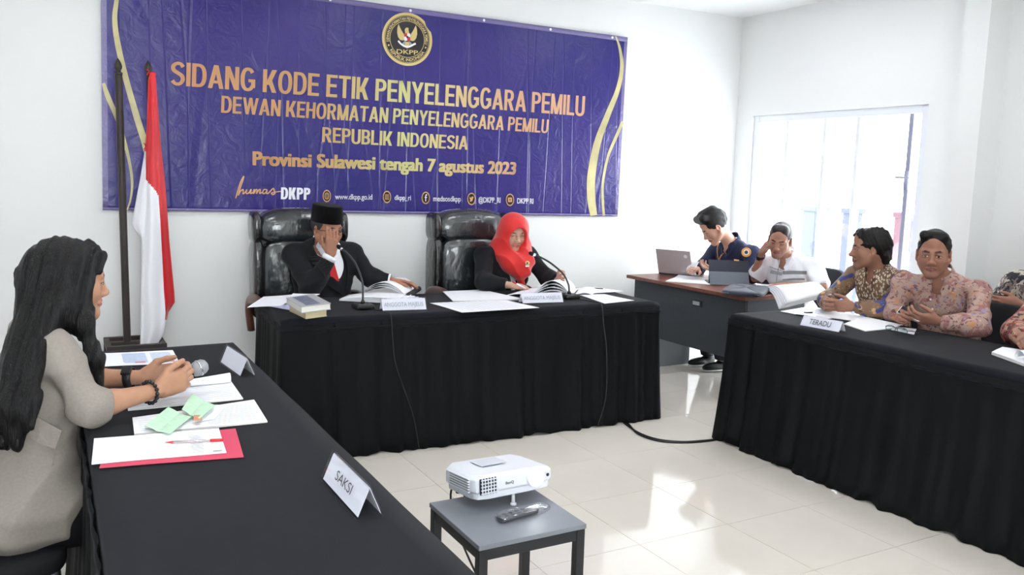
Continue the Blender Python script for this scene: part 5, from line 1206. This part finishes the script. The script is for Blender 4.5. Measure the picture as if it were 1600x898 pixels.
P9 = build_person('person in rust batik sleeve at the table, cut off by the right edge',
    dict(pelvis=(1.98, -2.02, .54), neck=(1.80, -2.0, 1.05), shL=(1.80, -2.19, .985), shR=(1.80, -1.815, .985), elL=(1.60, -2.28, .832), elR=(1.63, -1.765, .832), wrL=(1.47, -2.08, .84), wrR=(1.47, -1.90, .84), head=(1.70, -2.0, 1.18)),
    (-.95, -.2, -.1), None, (150, 106, 88), 1., hands=dict(L=((-.8, .5, 0), (.1, .6, -.6), (.6,)*4, (.5, .4), {}), R=((-.8, -.5, 0), (.1, -.6, -.6), (.6,)*4, (.5, .4), {})),
    top=M_bat9, sleeve=(.95, .95), g=.022, wr=.004, trousers=M_black_tr, seed=20, legf=(-1, 0, 0))
hair_cap(P9, M_hair, [('e', (0, -.018, .042), (.082, .1, .09))]+FACE_CUT)
shoes(P4['J'], (-1, .1, 0), P4['root'], M_shoe, M_sole)
for p_, ff in ((P1, (1, 0, 0)), (P2, (0, -1, 0)), (P3, (0, -1, 0)), (P5, (-1, 0, 0)), (P6, (-1, 0, 0)), (P7, (-1, 0, 0)), (P8, (-1, 0, 0)), (P9, (-1, 0, 0))): shoes(p_['J'], ff, p_['root'], M_shoe, M_shoe)
# seats under them
for x, y, a, lab in ((1.86, -1.325, -PI/2, 'black covered chair behind the man in pink batik'), (1.97, -.80, -PI/2, 'black covered chair of the man in brown batik'), (2.47, .97, -PI/2, 'black covered chair of the man in navy'), (2.47, .42, -PI/2, 'black covered chair of the man in white'), (2.55, -1.5, -PI/2, 'black covered chair of the person in black floral shirt'), (1.98, -2.03, -PI/2, 'black covered chair of the person in rust batik'), (-2.86, -1.45, PI/2, 'black covered chair of the woman in beige')):
    stack_chair(x, y, a, lab)

# ------------------------------------------------------------------ papers, microphones, name tents and small things
M_paper = mat('white_paper', (240, 241, 246), .6); M_ink = mat('grey_ink', (158, 162, 176), .7); M_ink2 = mat('dark_ink', (70, 72, 80), .7)
def bil(q, u, v): return q[0]*(1-u)*(1-v)+q[1]*u*(1-v)+q[2]*u*v+q[3]*(1-u)*v
def quadz(px, z): return [atz(u, v, z) for u, v in px]
def paper(name, label, q, thick=.001, curl=.0, m=None, lines=None, cat='paper', group=None, n=10, rows=0, edge=None, box=None, shape=None):
    """q: four corners (world); curl lifts the far edge; lines: list of (u0,u1,v) rules printed on it"""
    q = [np.asarray(p, float) for p in q]; sh = shape or (lambda u, v: curl*(max(0, v-.55)/.45)**2+.0008*(1+math.sin(u*5+v*3)))
    up = np.array([0, 0, 1.])
    o = MB().grid(lambda u, v: bil(q, u, v)+up*(thick+.0006+sh(u, v)), n, n, thick if thick < .003 else .001).build(name, m or M_paper, None, smooth=False)
    if thick >= .003 and cat != 'folder':
        b = MB(); k = n
        b.grid(lambda u, v: bil(q, u, v)+up*(thick*.5), 2, 2, thick*.9); b.build('page_block', mat('page_edges', (226, 224, 218), .8, bump=.4, bscale=900, bdist=.0006, stretch=(.02, .02, 1)), o)
    tag(o, label, cat, group)
    if lines:
        pb = MB()
        for u0, u1, v, h in lines:
            pb.add([bil(q, u0, v)+up*(thick+.0022+sh(u0, v)), bil(q, u1, v)+up*(thick+.0022+sh(u1, v)), bil(q, u1, v+h)+up*(thick+.0022+sh(u1, v+h)), bil(q, u0, v+h)+up*(thick+.0022+sh(u0, v+h))], [[0, 1, 2, 3]])
        pr = pb.build('printed_text', M_ink, o); pr['kind'] = 'stuff'
    return o
def rules(n, u0=.1, u1=.9, v0=.12, v1=.9, seed=0, h=.008):
    r = random.Random(seed); return [(u0, u1-(r.random()*.25 if r.random() < .3 else r.random()*.03), v0+(v1-v0)*i/n, h) for i in range(n)]
T1 = TZ+.0035
# left table
paper('photo_sheet', 'white sheet with two pale blue printed pictures at the far end of left table', quadz([(152, 574), (281, 568), (270, 548), (150, 553)], T1), cat='sheet')
_ph = bpy.data.objects['photo_sheet']
for (u0, u1, c) in ((.32, .62, (186, 200, 224)), (.68, .94, (200, 212, 230))):
    q = quadz([(152, 574), (281, 568), (270, 548), (150, 553)], T1); MB().add([bil(q, a, b)+np.array([0, 0, .0035]) for a, b in ((u0, .15), (u1, .15), (u1, .88), (u0, .88))], [[0, 1, 2, 3]]).build('printed_picture', mat('blue_print_%d' % int(u0*100), c, .6, var=.12, vscale=60), _ph)
    MB().add([bil(q, a, b)+np.array([0, 0, .0038]) for a, b in ((u0+.14, .12), (u0+.27, .12), (u0+.27, .24), (u0+.14, .24))], [[0, 1, 2, 3]]).build('printed_mark', mat('pink_mark', (206, 140, 150), .6), _ph)
paper('document', 'white document with printed table lying under the forearm of the woman in beige', quadz([(200, 642), (380, 624), (360, 596), (196, 612)], T1), .003, lines=rules(9, .05, .95, .1, .9, 1))
def rolled_page():
    a, b = atz(295, 604, T1+.005), atz(360, 598, T1+.005); d = unit(b-a); up = np.array([0, 0, 1.]); s = np.cross(up, d)
    def fn(u, v): t = -.3+v*4.6; r = .012+.006*u; return a+(b-a)*u+s*(math.cos(t)*r+.004)+up*(r+math.sin(t)*r)
    o = MB().grid(fn, 10, 20, .0008).build('rolled_page', M_paper, None, smooth=True); tag(o, 'white page curled into a roll behind the microphone on left table', 'paper')
rolled_page()
paper('document', 'white document with two text columns nearest to the red folder, under green slips', quadz([(210, 681), (418, 660), (397, 627), (207, 655)], T1), .004, lines=rules(14, .55, .95, .08, .9, 2)+rules(6, .04, .4, .1, .8, 3))
def slip(px, lab, z, tilt, c): 
    q = quadz(px, T1+z); 
    o = paper('receipt', lab, q, .0008, m=mat('green_slip', (190, 226, 196), .6, var=.06, vscale=25), cat='receipt', shape=lambda u, v: tilt*abs(u-.5)*.02+.004*math.sin(u*4), lines=rules(4, .2, .75, .2, .8, 5, .008)); o.children[0].data.materials[0] = mat('green_ink', (158, 200, 168), .7); return o
slip([(226, 671), (266, 682), (299, 655), (263, 641)], 'pale green receipt slip folded over the documents, the left one', .008, 1, 0)
slip([(284, 645), (312, 658), (337, 637), (300, 620)], 'pale green receipt slip with red stamp, the right one', .014, 1, 0)
_q = quadz([(302, 657), (316, 657), (315, 648), (303, 648)], T1+.022); MB().add(_q, [[0, 1, 2, 3]]).build('red_stamp', mat('red_stamp', (206, 140, 110), .6), bpy.data.objects['receipt.001'])
tag(paper('plain_sheet', 'translucent white sheet under the green receipt slips', quadz([(300, 662), (336, 655), (354, 634), (318, 632)], T1+.006), .0008), None)
o = paper('folder', 'red cardboard folder at the table edge under a white sheet', quadz([(155, 734), (381, 716), (368, 672), (172, 690)], T1-.001), .003, m=mat('red_cardboard', (206, 66, 94), .6), cat='folder')
paper('document', 'white sheet of paper lying on the red folder', quadz([(143, 727), (354, 708), (342, 672), (147, 688)], T1+.0035), .0012, curl=.003, lines=[(.74, .84, .1+.06*i, .012) for i in range(12)]+[(.90, .97, .06, .05)]+rules(8, .3, .7, .15, .85, 9, .004))
def pen(a, b, label, m_body, m_tip, r=.004, z=None):
    a, b = np.asarray(a, float), np.asarray(b, float); d = unit(b-a); o = thing('pen', a, label, 'pen'); L_ = np.linalg.norm(b-a)
    MB().tube([a+d*.02, a+d*(L_-.02)], r, 10).build('barrel', m_body, o, smooth=True); MB().tube([a, a+d*.012, a+d*.02], [.0008, .0025, r], 10).build('tip', m_tip, o, smooth=True); MB().tube([a+d*(L_-.035), a+d*L_], [r*1.12, r*1.12], 10).build('cap', m_tip, o, smooth=True)
    return o
pen(atz(258, 691, T1+.011), atz(349, 687, T1+.011), 'clear ballpoint pen with red tip on the white sheet over the red folder', clear_mat('clear_barrel', (235, 225, 225), .3, .1), mat('red_plastic', (206, 40, 40), .35))
pen(atz(217, 616, T1+.02), atz(250, 600, T1+.03), 'dark pen lying between the hands of the woman in beige', M_blk, M_blk, .004)
# hand-held microphone
def hand_mic():
    a, b = np.array([-2.447, -1.335, .806]), np.array([-2.262, -1.298, .870]); d = unit(b-a); M_ = frame(d); M2 = np.stack([M_[:, 0], -M_[:, 2], M_[:, 1]], 1); M2[:, 1] *= -1
    M2 = np.stack([M_[:, 0], np.cross(d, M_[:, 0]), d], 1)
    o = thing('microphone', a, 'black handheld microphone with silver mesh head held by the woman in beige', 'microphone'); L_ = np.linalg.norm(b-a)
    MB().lathe([(.004, 0), (.010, .002), (.0115, .02), (.0145, L_*.7), (.0175, L_-.004), (.0175, L_)], a, M2, 24).build('handle', mat('microphone_black', (18, 18, 20), .4), o, smooth=True)
    hd_ = MB().lathe([(.017, 0), (.022, .006), (.0255, .018), (.0265, .030), (.0245, .042), (.018, .052), (.006, .057), (.001, .0575)], b, M2, 32).build('mesh_head', mat('silver_mesh', (168, 168, 172), .4, .75, bump=1., bscale=700, bdist=.002), o, smooth=True)
    MB().lathe([(.0258, -.0025), (.0278, -.0025), (.0278, .0025), (.0258, .0025)], b+d*.027, M2, 32, cap=False).build('mesh_band', M_chrome, hd_, smooth=True)
hand_mic()
# name tents
M_acryl = clear_mat('clear_acrylic', (253, 253, 255), .06, .05)
def name_tent(label, text, a, b, back, H, flip=False, ink=None, letters=True, card_z=.0):
    """a->b: front foot line on the table (left to right as read), back: vector to the rear foot"""
    a, b, back = np.asarray(a, float), np.asarray(b, float), np.asarray(back, float); up = np.array([0, 0, 1.]); r = thing('name_tent', (a+b)/2, label, 'name tent'); t = unit(b-a); L_ = np.linalg.norm(b-a)
    ridge = back*.5+up*H; fn = unit(np.cross(t, ridge)); fn = fn if fn@(-back) > 0 else -fn
    MB().grid(lambda u, v: a+(b-a)*u+ridge*v, 1, 1, .0025).build('front_panel', M_acryl, r)
    MB().grid(lambda u, v: a+(b-a)*u+back+(ridge-back)*v, 1, 1, .0025).build('rear_panel', M_acryl, r)
    c = MB().grid(lambda u, v: a+(b-a)*(.02+.96*u)+ridge*(.06+.84*v)-fn*.0035, 1, 1, .001).build('card', M_paper, r)
    MB().grid(lambda u, v: a+(b-a)*(.02+.96*u)+back+(ridge-back)*(.06+.84*v)+np.cross(t, ridge-back)/np.linalg.norm(np.cross(t, ridge-back))*0-back*.03, 1, 1, .001).build('card', M_paper, r)
    if letters:
        V2, F = fit_text(text, 0, 1, 0, 1, 0.); w0, w1, h0, h1 = letters
        link_mesh('lettering', [a+(b-a)*(w0+(w1-w0)*x)+ridge*(h0+(h1-h0)*y)+fn*.0022 for x, y in V2], F, ink or M_ink2, c)
    return r
name_tent('clear name tent reading SAKSI at the near end of the left table', 'SAKSI', atz(501, 749, T1), atz(557, 812, T1), (.062, -.004, 0), .075, letters=(.30, .72, .38, .66))
name_tent('clear name tent turned away at the far corner of the left table', '', atz(374, 589, T1)+np.array([.0, .0, 0]), atz(344, 568, T1)+np.array([.0, .02, 0]), (.058, -.01, 0), .075, letters=None)
name_tent('name tent reading ANGGOTA MAJELIS in front of the man in the black cap', 'ANGGOTA MAJELIS', atz(597, 486, T1), atz(668, 484, T1), (0, .06, 0), .072, letters=(.06, .92, .32, .62), ink=M_ink)
name_tent('name tent reading ANGGOTA MAJELIS in front of the woman in the red headscarf', 'ANGGOTA MAJELIS', atz(816, 474.5, T1), atz(882, 472.5, T1), (0, .06, 0), .068, letters=(.06, .92, .32, .62), ink=M_ink)
name_tent('name tent reading TERADU on the right table', 'TERADU', atz(1248, 508, T1), atz(1311, 519.5, T1), (.06, 0, 0), .062, letters=(.22, .75, .28, .70))
# gooseneck microphones
def desk_mic(label, base, path, zcable, light=None):
    o = thing('gooseneck_microphone', (base[0], base[1], T1), label, 'microphone', 'gooseneck microphones'); b = np.array([base[0], base[1], T1])
    MB().box(b+np.array([0, 0, .016]), (.105, .12, .028)).build('base', M_blk, o, bevel=.010, segs=3)
    MB().lathe([(.014, 0), (.012, .012), (.007, .02)], b+np.array([0, 0, .030]), n=16).build('neck_socket', M_blk, o, smooth=True)
    P = smoothpath([b+np.array([0, 0, .045])]+path, 8); MB().tube(P, [.0062]*(len(P)-6)+[.0056]*6, 10).build('gooseneck', mat('gooseneck_grey', (40, 42, 46), .45), o, smooth=True)
    d = unit(P[-1]-P[-2]); F_ = frame(d); M2 = np.stack([F_[:, 0], np.cross(d, F_[:, 0]), d], 1)
    MB().lathe([(.006, -.012), (.008, -.01), (.0085, .004), (.006, .006)], P[-1], M2, 16).build('collar_ring', M_chrome if not light else mat('blue_light', (170, 200, 255), .2, emit=(150, 190, 255), estr=3.), o, smooth=True)
    MB().ball(P[-1]+d*.016, (.014, .014, .020), 16, 12, M2).build('foam_windscreen' , mat('foam_black', (16, 16, 18), .95), o, smooth=True)
    for i in range(3): MB().box(b+np.array([-.03+i*.03, -.035, .0305]), (.016, .012, .004)).build('button', mat('mic_button', (120, 124, 128), .4), o, bevel=.001)
    return o
d0 = 4.85
desk_mic('gooseneck microphone standing before the man in the black cap', atz(567, 482, T1)[:2], [atd(566, 440, d0+.02), atd(556, 413, d0+.05), atd(543, 396, d0+.08), atd(533, 388, d0+.10)], 0)
d0 = 5.42
desk_mic('gooseneck microphone standing before the woman in the red headscarf', atz(889, 466, T1)[:2], [atd(888, 444, d0+.02), atd(880, 428, d0+.04), atd(862, 412, d0+.06), atd(845, 402, d0+.07), atd(834, 397.5, d0+.07)], 0, True)
fr0 = np.array([-.42, .085])
def front_y(x): return .085+math.tan(ANG)*(x+.42)
for (x, y0_), lab, xe in ((atz(584, 484, T1)[:2], 'thin black microphone cable hanging over the skirt before the man in the black cap', -.78), (atz(902, 468, T1)[:2], 'thin black microphone cable hanging over the skirt before the woman in the red headscarf', .30)):
    fy_ = front_y(x)
    cable('microphone_cable', [(x-.03, y0_+.03, T1+.012), (x, y0_-.03, T1+.006), (x+.02, fy_+.05, T1+.006), (x+.025, fy_-.025, T1+.0), (x+.028, fy_-.05, TZ-.12), (x+.04, fy_-.075, .5), (x+.05+(.08 if xe < 0 else -.02), fy_-.105, .22), (x+.04+(.12 if xe < 0 else -.08), fy_-.13, .03)], .0028, lab, group='microphone cables')
# panel table papers
paper('document', 'wide white sheet lying between the two name tents', quadz([(672, 474), (722, 488.5), (843, 481.5), (790, 469)], T1), .0012, lines=rules(11, .05, .95, .1, .9, 21, .006))
paper('document', 'white paper at the right elbow of the woman in the red headscarf', quadz([(692, 456), (708, 471), (816, 469), (752, 454)], T1), .003, curl=.006)
paper('document', 'white sheet at the right end of the panel table', quadz([(905, 461), (945, 474.5), (991, 470), (945, 460)], T1), .001)
paper('document', 'loose white papers beyond the microphone at the far right of panel table', quadz([(880, 452), (905, 460), (975, 456), (930, 449)], T1), .002, lines=rules(5, .1, .9, .2, .8, 22, .01))
pen(atz(925, 450, T1+.006), atz(942, 451, T1+.006), 'black pen lying on the loose papers at the right of panel table', M_blk, M_blk)
# books
def book(label, px, z, th, cover, grp, print_=False, pg=(222, 208, 168)):
    q = quadz(px, z); r = thing('book', q[0], label, 'book', grp); up = np.array([0, 0, 1.]); c = sum(q)/4; ins = [p+(c-p)*.03 for p in q]
    MB().add(ins+[p+up*(th-.006) for p in ins], [[0, 1, 2, 3], [7, 6, 5, 4], [0, 4, 5, 1], [1, 5, 6, 2], [2, 6, 7, 3], [3, 7, 4, 0]]).build('pages', mat('pages_%d' % pg[2], pg, .8, bump=.5, bscale=600, bdist=.0008, stretch=(.02, .02, 1)), r)
    for dz in (-.003, th-.006): MB().add([p+up*dz for p in q]+[p+up*(dz+.003) for p in q], [[3, 2, 1, 0], [4, 5, 6, 7], [0, 1, 5, 4], [1, 2, 6, 5], [2, 3, 7, 6], [3, 0, 4, 7]]).build('cover', cover, r)
    if print_: MB().add([bil(q, u, v)+up*(th-.0022) for u, v in ((.08, .2), (.92, .2), (.92, .7), (.08, .7))], [[0, 1, 2, 3]]).build('cover_print', mat('blue_cover_print', (110, 116, 136), .5, var=.35, vscale=30), r)
    return r
book('lower book with cream page edges in the stack on panel table', [(452, 485), (478, 497.5), (511, 493), (484, 480)], T1+.003, .04, mat('cream_cover', (206, 196, 160), .5), 'books on the panel table')
book('grey covered book on top of the stack on panel table', [(447, 473.5), (471, 488.5), (517, 482.5), (489, 467)], T1+.046, .034, mat('grey_cover', (176, 176, 178), .45), 'books on the panel table', True, (226, 224, 216))
def loose(name, label, pts, m=None, z=0.): 
    P = [np.asarray(p, float) for p in pts]; return paper(name, label, P, .0012, m=m)
A_ = lambda u, v, z: atz(u, v, TZ+z)
loose('loose_sheets', 'crumpled white sheets overhanging the left corner of panel table', [A_(386, 481, .02), A_(440, 478, .012), A_(470, 460, .03), A_(412, 464, .03)])
loose('loose_sheets', 'bent white sheet lying over the crumpled ones by the book stack', [A_(440, 475, .022), A_(480, 468, .03), A_(500, 460, .045), A_(458, 459, .05)])
loose('loose_sheets', 'lavender backed sheet curled beneath the crumpled sheets', [A_(418, 479, .008), A_(455, 485, .008), A_(462, 470, .012), A_(425, 468, .01)], mat('lavender_paper', (190, 190, 220), .6))
# the man's open file
def open_file(label, L0, L1, R0, R1, th, arch, side=1):
    """thick stack of pages, upper pages arching over; L0->L1 spine line, R0->R1 outer edge"""
    q = [np.asarray(p, float) for p in (L0, R0, R1, L1)]; up = np.array([0, 0, 1.]); o = thing('open_document', q[0], label, 'document')
    for k in range(5):
        h = th*(k/4)
        MB().grid(lambda u, v: bil(q, u*(1-.05*k), v)+up*(.003+h*(.35+.65*math.sin(min(1, u*1.6)*PI/2))+arch*(k/4)**2*math.sin(u*PI*.85)), 16, 4, .0035).build('page', M_paper, o, smooth=True)
    return o
open_file('thick stack of white pages spread before the man in the black cap', atz(530, 470, T1), atz(545, 463, T1), atz(645, 476, T1), atz(660, 466, T1), .02, .01)
def rolled_over(label, a, b, c, d, R_=.035):
    """pages turned over into a soft roll: a,b fixed edge; c,d outer edge resting on the table"""
    a, b, c, d = (np.asarray(p, float) for p in (a, b, c, d)); up = np.array([0, 0, 1.]); o = thing('turned_pages', a, label, 'document')
    for k in range(3):
        MB().grid(lambda u, v: (a*(1-v)+b*v)*(1-u)+(c*(1-v)+d*v)*u+up*((R_+.008*k)*math.sin(u*PI)**.8*1.3+.004*k), 18, 6, .002).build('page', M_paper, o, smooth=True)
    q = MB(); q.grid(lambda u, v: c*(1-u)+d*u+up*(.018+.016*math.sin(v*2*PI))+unit(c-a)*(.016*math.cos(v*2*PI)), 8, 14, .002); q.build('dark_roll', mat('dark_page_back', (40, 40, 46), .6), o, smooth=True)
rolled_over('white pages being turned over by the left hand of the man in the black cap', atz(570, 456, TZ+.02), atz(600, 447, TZ+.03), atz(636, 467, T1), atz(655, 455, T1), .04)
def big_page():
    """document held upright and bent in front of the woman in the headscarf"""
    o = thing('open_document', atz(840, 466, T1), 'open report with tall bent pages before the woman in the red headscarf', 'document'); up = np.array([0, 0, 1.])
    a, b = atz(832, 464, T1), atz(862, 452, T1); c, d = atz(898, 462, T1), atz(905, 452, T1)
    for k in range(4):
        MB().grid(lambda u, v: (a*(1-v)+b*v)*(1-u)+(c*(1-v)+d*v)*u+up*((.10-.022*k)*math.sin(min(1, u*1.15)*PI)**.75*(1-.25*v)+.004), 22, 6, .0018).build('page', M_paper, o, smooth=True)
    for s_, (p, q, r_, t_) in enumerate(((atz(790, 463, T1), atz(812, 456, T1), a, b), (c, d, atz(925, 461, T1), atz(935, 454, T1)))):
        MB().grid(lambda u, v: (p*(1-v)+q*v)*(1-u)+(r_*(1-v)+t_*v)*u+up*(.004+.016*math.sin(u*PI)), 12, 4, .006).build('page_block', M_paper, o, smooth=True)
big_page()
pen(np.array([.135, .615, .800]), atd(801, 440, 5.52), 'white pen held by the woman in the red headscarf', M_wprint, M_redtie, .0045)
# desk things
def laptop():
    h0, h1 = np.array([1.905, 1.44, DZ]), np.array([2.03, 1.15, DZ]); t = unit(h1-h0); up = np.array([0, 0, 1.]); back = np.array([-t[1]*-1, t[0]*-1, 0]); back = unit(np.cross(t, up)); back = back if back[0] > 0 else -back
    o = thing('laptop', h0, 'open silver laptop with its lid toward us on the office desk', 'laptop'); M_sil = mat('silver_laptop', (186, 178, 180), .35, .3, var=.06)
    q = [h0, h1, h1+back*.22, h0+back*.22]; MB().grid(lambda u, v: bil(q, u, v)+up*.010, 1, 1, .016).build('base', mat('laptop_base', (60, 60, 66), .4), o)
    kb = MB(); MB().grid(lambda u, v: bil(q, .08+.84*u, .12+.5*v)+up*.0195, 1, 1, .002).build('keyboard', M_blk, o)
    ld = up*.205-back*.075; MB().grid(lambda u, v: h0+(h1-h0)*u+ld*v+up*.018, 1, 1, .007).build('lid', M_sil, o)
    n_ = unit(np.cross(t, ld)); n_ = n_ if n_[0] < 0 else -n_; M_ = np.stack([t, unit(ld), n_], 1)
    MB().lathe([(.013, 0), (.016, 0), (.016, .001), (.013, .001)], h0+(h1-h0)*.86+ld*.78+up*.018+n_*.0042, M_, 20).build('logo_ring', M_wprint, o)
    MB().lathe([(.005, 0), (.007, 0), (.007, .001), (.005, .001)], h0+(h1-h0)*.86+ld*.78+up*.018+n_*.0042, M_, 14).build('logo_dot', M_wprint, o)
laptop()
def tablet():
    h0, h1 = np.array([1.86, .765, DZ+.004]), np.array([2.115, .60, DZ+.004]); up = np.array([0, 0, 1.]); t = unit(h1-h0); n_ = np.cross(t, up); n_ = n_ if n_[0] < 0 else -n_
    o = thing('tablet', h0, 'dark tablet computer standing on its grey kickstand on the office desk', 'tablet'); ld = up*.185-n_*.04
    MB().grid(lambda u, v: h0+(h1-h0)*u+ld*v, 1, 1, .009).build('screen_back', mat('tablet_glossy_back', (44, 48, 62), .18, .3), o)
    MB().grid(lambda u, v: h0+(h1-h0)*u+ld*.52*(v)+n_*(.012+.055*(1-v)), 1, 1, .003).build('kickstand', mat('tablet_grey_fabric', (92, 98, 108), .7), o)
    q = [h0, h1, h1-n_*.2, h0-n_*.2]; MB().grid(lambda u, v: bil(q, u, v)+up*.003, 1, 1, .006).build('keyboard_cover', M_blk, o)
tablet()
def sleeve_bag():
    q = quadz([(1122, 461), (1190, 467), (1212, 456), (1140, 449)], DZ); up = np.array([0, 0, 1.]); o = thing('laptop_sleeve', q[0], 'dark navy padded laptop sleeve at the desk corner', 'bag')
    M_n = mat('navy_nylon', (36, 42, 62), .6, sheen=.1, bump=.3, bscale=200, bdist=.001)
    b = MB(); c = sum(q)/4; e0, e1 = (q[1]-q[0])/2, (q[3]-q[0])/2; n = 40; vs = []
    pw = lambda t, e=.35: math.copysign(abs(t)**e, t)
    for i in range(9):
        p = -PI/2+PI*i/8
        for j in range(n): t = 2*PI*j/n; vs.append(c+e0*pw(math.cos(p))*pw(math.cos(t))+e1*pw(math.cos(p))*pw(math.sin(t))+up*(.022+.021*pw(math.sin(p), .6)+.002*math.sin(j*1.3)*(i > 5)))
    b.add(vs, [[i*n+j, i*n+(j+1) % n, (i+1)*n+(j+1) % n, (i+1)*n+j] for i in range(8) for j in range(n)]).build('pouch', M_n, o, smooth=True)
    MB().tube([q[0]+up*.022+(q[1]-q[0])*u+(q[0]-q[3])*.01 for u in np.linspace(.05, .95, 12)], .0025, 6).build('zipper', M_steel, o)
    MB().box(q[1]+up*.02+(q[0]-q[1])*.12+(q[0]-q[3])*.005, (.03, .05, .012)).build('zip_pull', M_blk, o, bevel=.002)
sleeve_bag()
def desk_book():
    o = thing('open_report', (1.98, .16, DZ), 'thick open white report drooping over the near end of the desk', 'book'); up = np.array([0, 0, 1.])
    a, b = np.array([1.99, .30, DZ+.012]), np.array([2.20, .17, DZ+.012])         # spine line on the desk
    for k in range(5):
        e = np.array([1.80+.006*k, -.030-.012*k, DZ-.090+.0085*k]); f_ = np.array([2.07+.005*k, -.150-.010*k, DZ-.012+.0085*k])
        MB().grid(lambda u, v: (a*(1-v)+b*v)*(1-u)+(e*(1-v)+f_*v)*u+up*((.050+.0075*k)*math.sin(u*PI*.9)+.0005*k), 16, 6, .0075).build('page', M_paper, o, smooth=True)
    for k in range(3): 
        e, f_ = np.array([1.86, .45, DZ+.006]), np.array([2.08, .36, DZ+.006]); MB().grid(lambda u, v: (a*(1-v)+b*v)*(1-u)+(e*(1-v)+f_*v)*u+up*(.03*math.sin((1-u)*PI*.6)**2*(1-u)+.005*k), 12, 4, .004).build('page', M_paper, o, smooth=True)
desk_book()
paper('document', 'white papers lying in front of the silver laptop on the desk', quadz([(1040, 440), (1111, 445), (1112, 437), (1060, 432)], DZ), .004, curl=.01)
q4 = [np.array([2.05, 1.34, .785]), np.array([2.02, 1.06, .79]), np.array([2.005, 1.05, .90]), np.array([2.03, 1.32, .905])]
o = MB().grid(lambda u, v: bil(q4, u, v)+np.array([-.02*math.sin(v*PI)-.03*(1-v), 0, .006*math.sin(u*6)]), 10, 10, .002).build('document', M_paper, None, smooth=True); tag(o, 'white papers held up by the man in navy', 'paper')
# right table papers and things
paper('document', 'white sheets under the forearms of the man in brown batik', quadz([(1220, 487), (1283, 500), (1338, 493), (1268, 479)], T1), .0015, lines=rules(4, .1, .6, .3, .9, 31, .03))
paper('document', 'white papers with curled corner between the two batik men', quadz([(1318, 507), (1352, 518), (1410, 512), (1345, 497)], T1), .003, curl=.012)
paper('notebook', 'dark edged notepad under the clasped hands', quadz([(1275, 494), (1330, 501), (1352, 495), (1300, 488)], T1+.003), .004, cat='notepad')
paper('document', 'small white note below the phone of the man in pink batik', quadz([(1392, 516), (1428, 523), (1432, 515), (1400, 510)], T1), .001)
pen(atz(1240, 491, T1+.008), atz(1262, 494, T1+.008), 'black pen at the far end of right table', M_blk, M_blk, .005)
o = MB(); sup(o, atz(1263, 488, T1+.006), (.03, .014, .006), .5); tag(o.build('car_key', M_blk, None, smooth=True), 'black car key lying on the sheets at the far end of right table', 'key')
paper('document', 'white report at the right edge of the photo on right table', quadz([(1549, 554), (1610, 576), (1640, 556), (1566, 546)], T1), .012)
def page_roll():
    a, b = atz(1592, 562, T1+.014), atz(1632, 556, T1+.014); up = np.array([0, 0, 1.]); d = unit(b-a); s = np.cross(up, d)
    tag(MB().grid(lambda u, v: a+(b-a)*u+s*.02*math.cos(v*4.4-.6)+up*(.021+.02*math.sin(v*4.4-.6)), 8, 18, .0012).build('rolled_page', M_paper, None, smooth=True), 'curled page on the report at the right edge', 'paper')
page_roll()
def table_glasses():
    o = thing('eyeglasses', atz(1400, 518, T1), 'folded eyeglasses with thin dark frame on right table', 'glasses'); up = np.array([0, 0, 1.]); a, b = atz(1383, 516, T1+.002), atz(1418, 524, T1+.002); t = unit(b-a); back = np.cross(up, t); L_ = np.linalg.norm(b-a); ln_ = mat('thin_dark_frame', (50, 60, 74), .3, .5)
    for k, c in enumerate((.24, .76)):
        m_ = a+(b-a)*c+up*.018; P = [m_+t*.24*L_*math.cos(x)*.92+up*.0165*math.sin(x) for x in np.linspace(0, 2*PI, 25)]
        r_ = MB().tube(P, .0016, 6).build('rim', ln_, o, smooth=True); MB().add(P[:-1], [list(range(24))]).build('lens', clear_mat('lens_glass', (225, 240, 240), .2, .05), r_)
        s = a if k == 0 else b; MB().tube([s+up*.024, s+up*.022+back*.03, s+up*.004+back*.11+(b-a)*(.2 if k == 0 else -.2)], .0016, 6).build('temple', ln_, o, smooth=True)
    MB().tube([a+(b-a)*.47+up*.02, a+(b-a)*.5+up*.025, a+(b-a)*.53+up*.02], .0016, 6).build('bridge', ln_, o, smooth=True)
table_glasses()
def phone(c, d, label):
    d = unit(d); up = unit(np.array([-.5, -.3, .8])-d*(np.array([-.5, -.3, .8])@d)); M_ = np.stack([d, np.cross(up, d), up], 1); o = thing('phone', c, label, 'phone'); MB().box(c, (.13, .062, .008), M_).build('case', M_chrome, o, bevel=.003); MB().box(np.asarray(c)+up*.0045, (.12, .054, .001), M_).build('screen', mat('dark_screen', (14, 14, 18), .08), o)
phone((1.415, -1.325, .868), (.25, -.9, -.25), 'dark phone held by the man in pink batik')
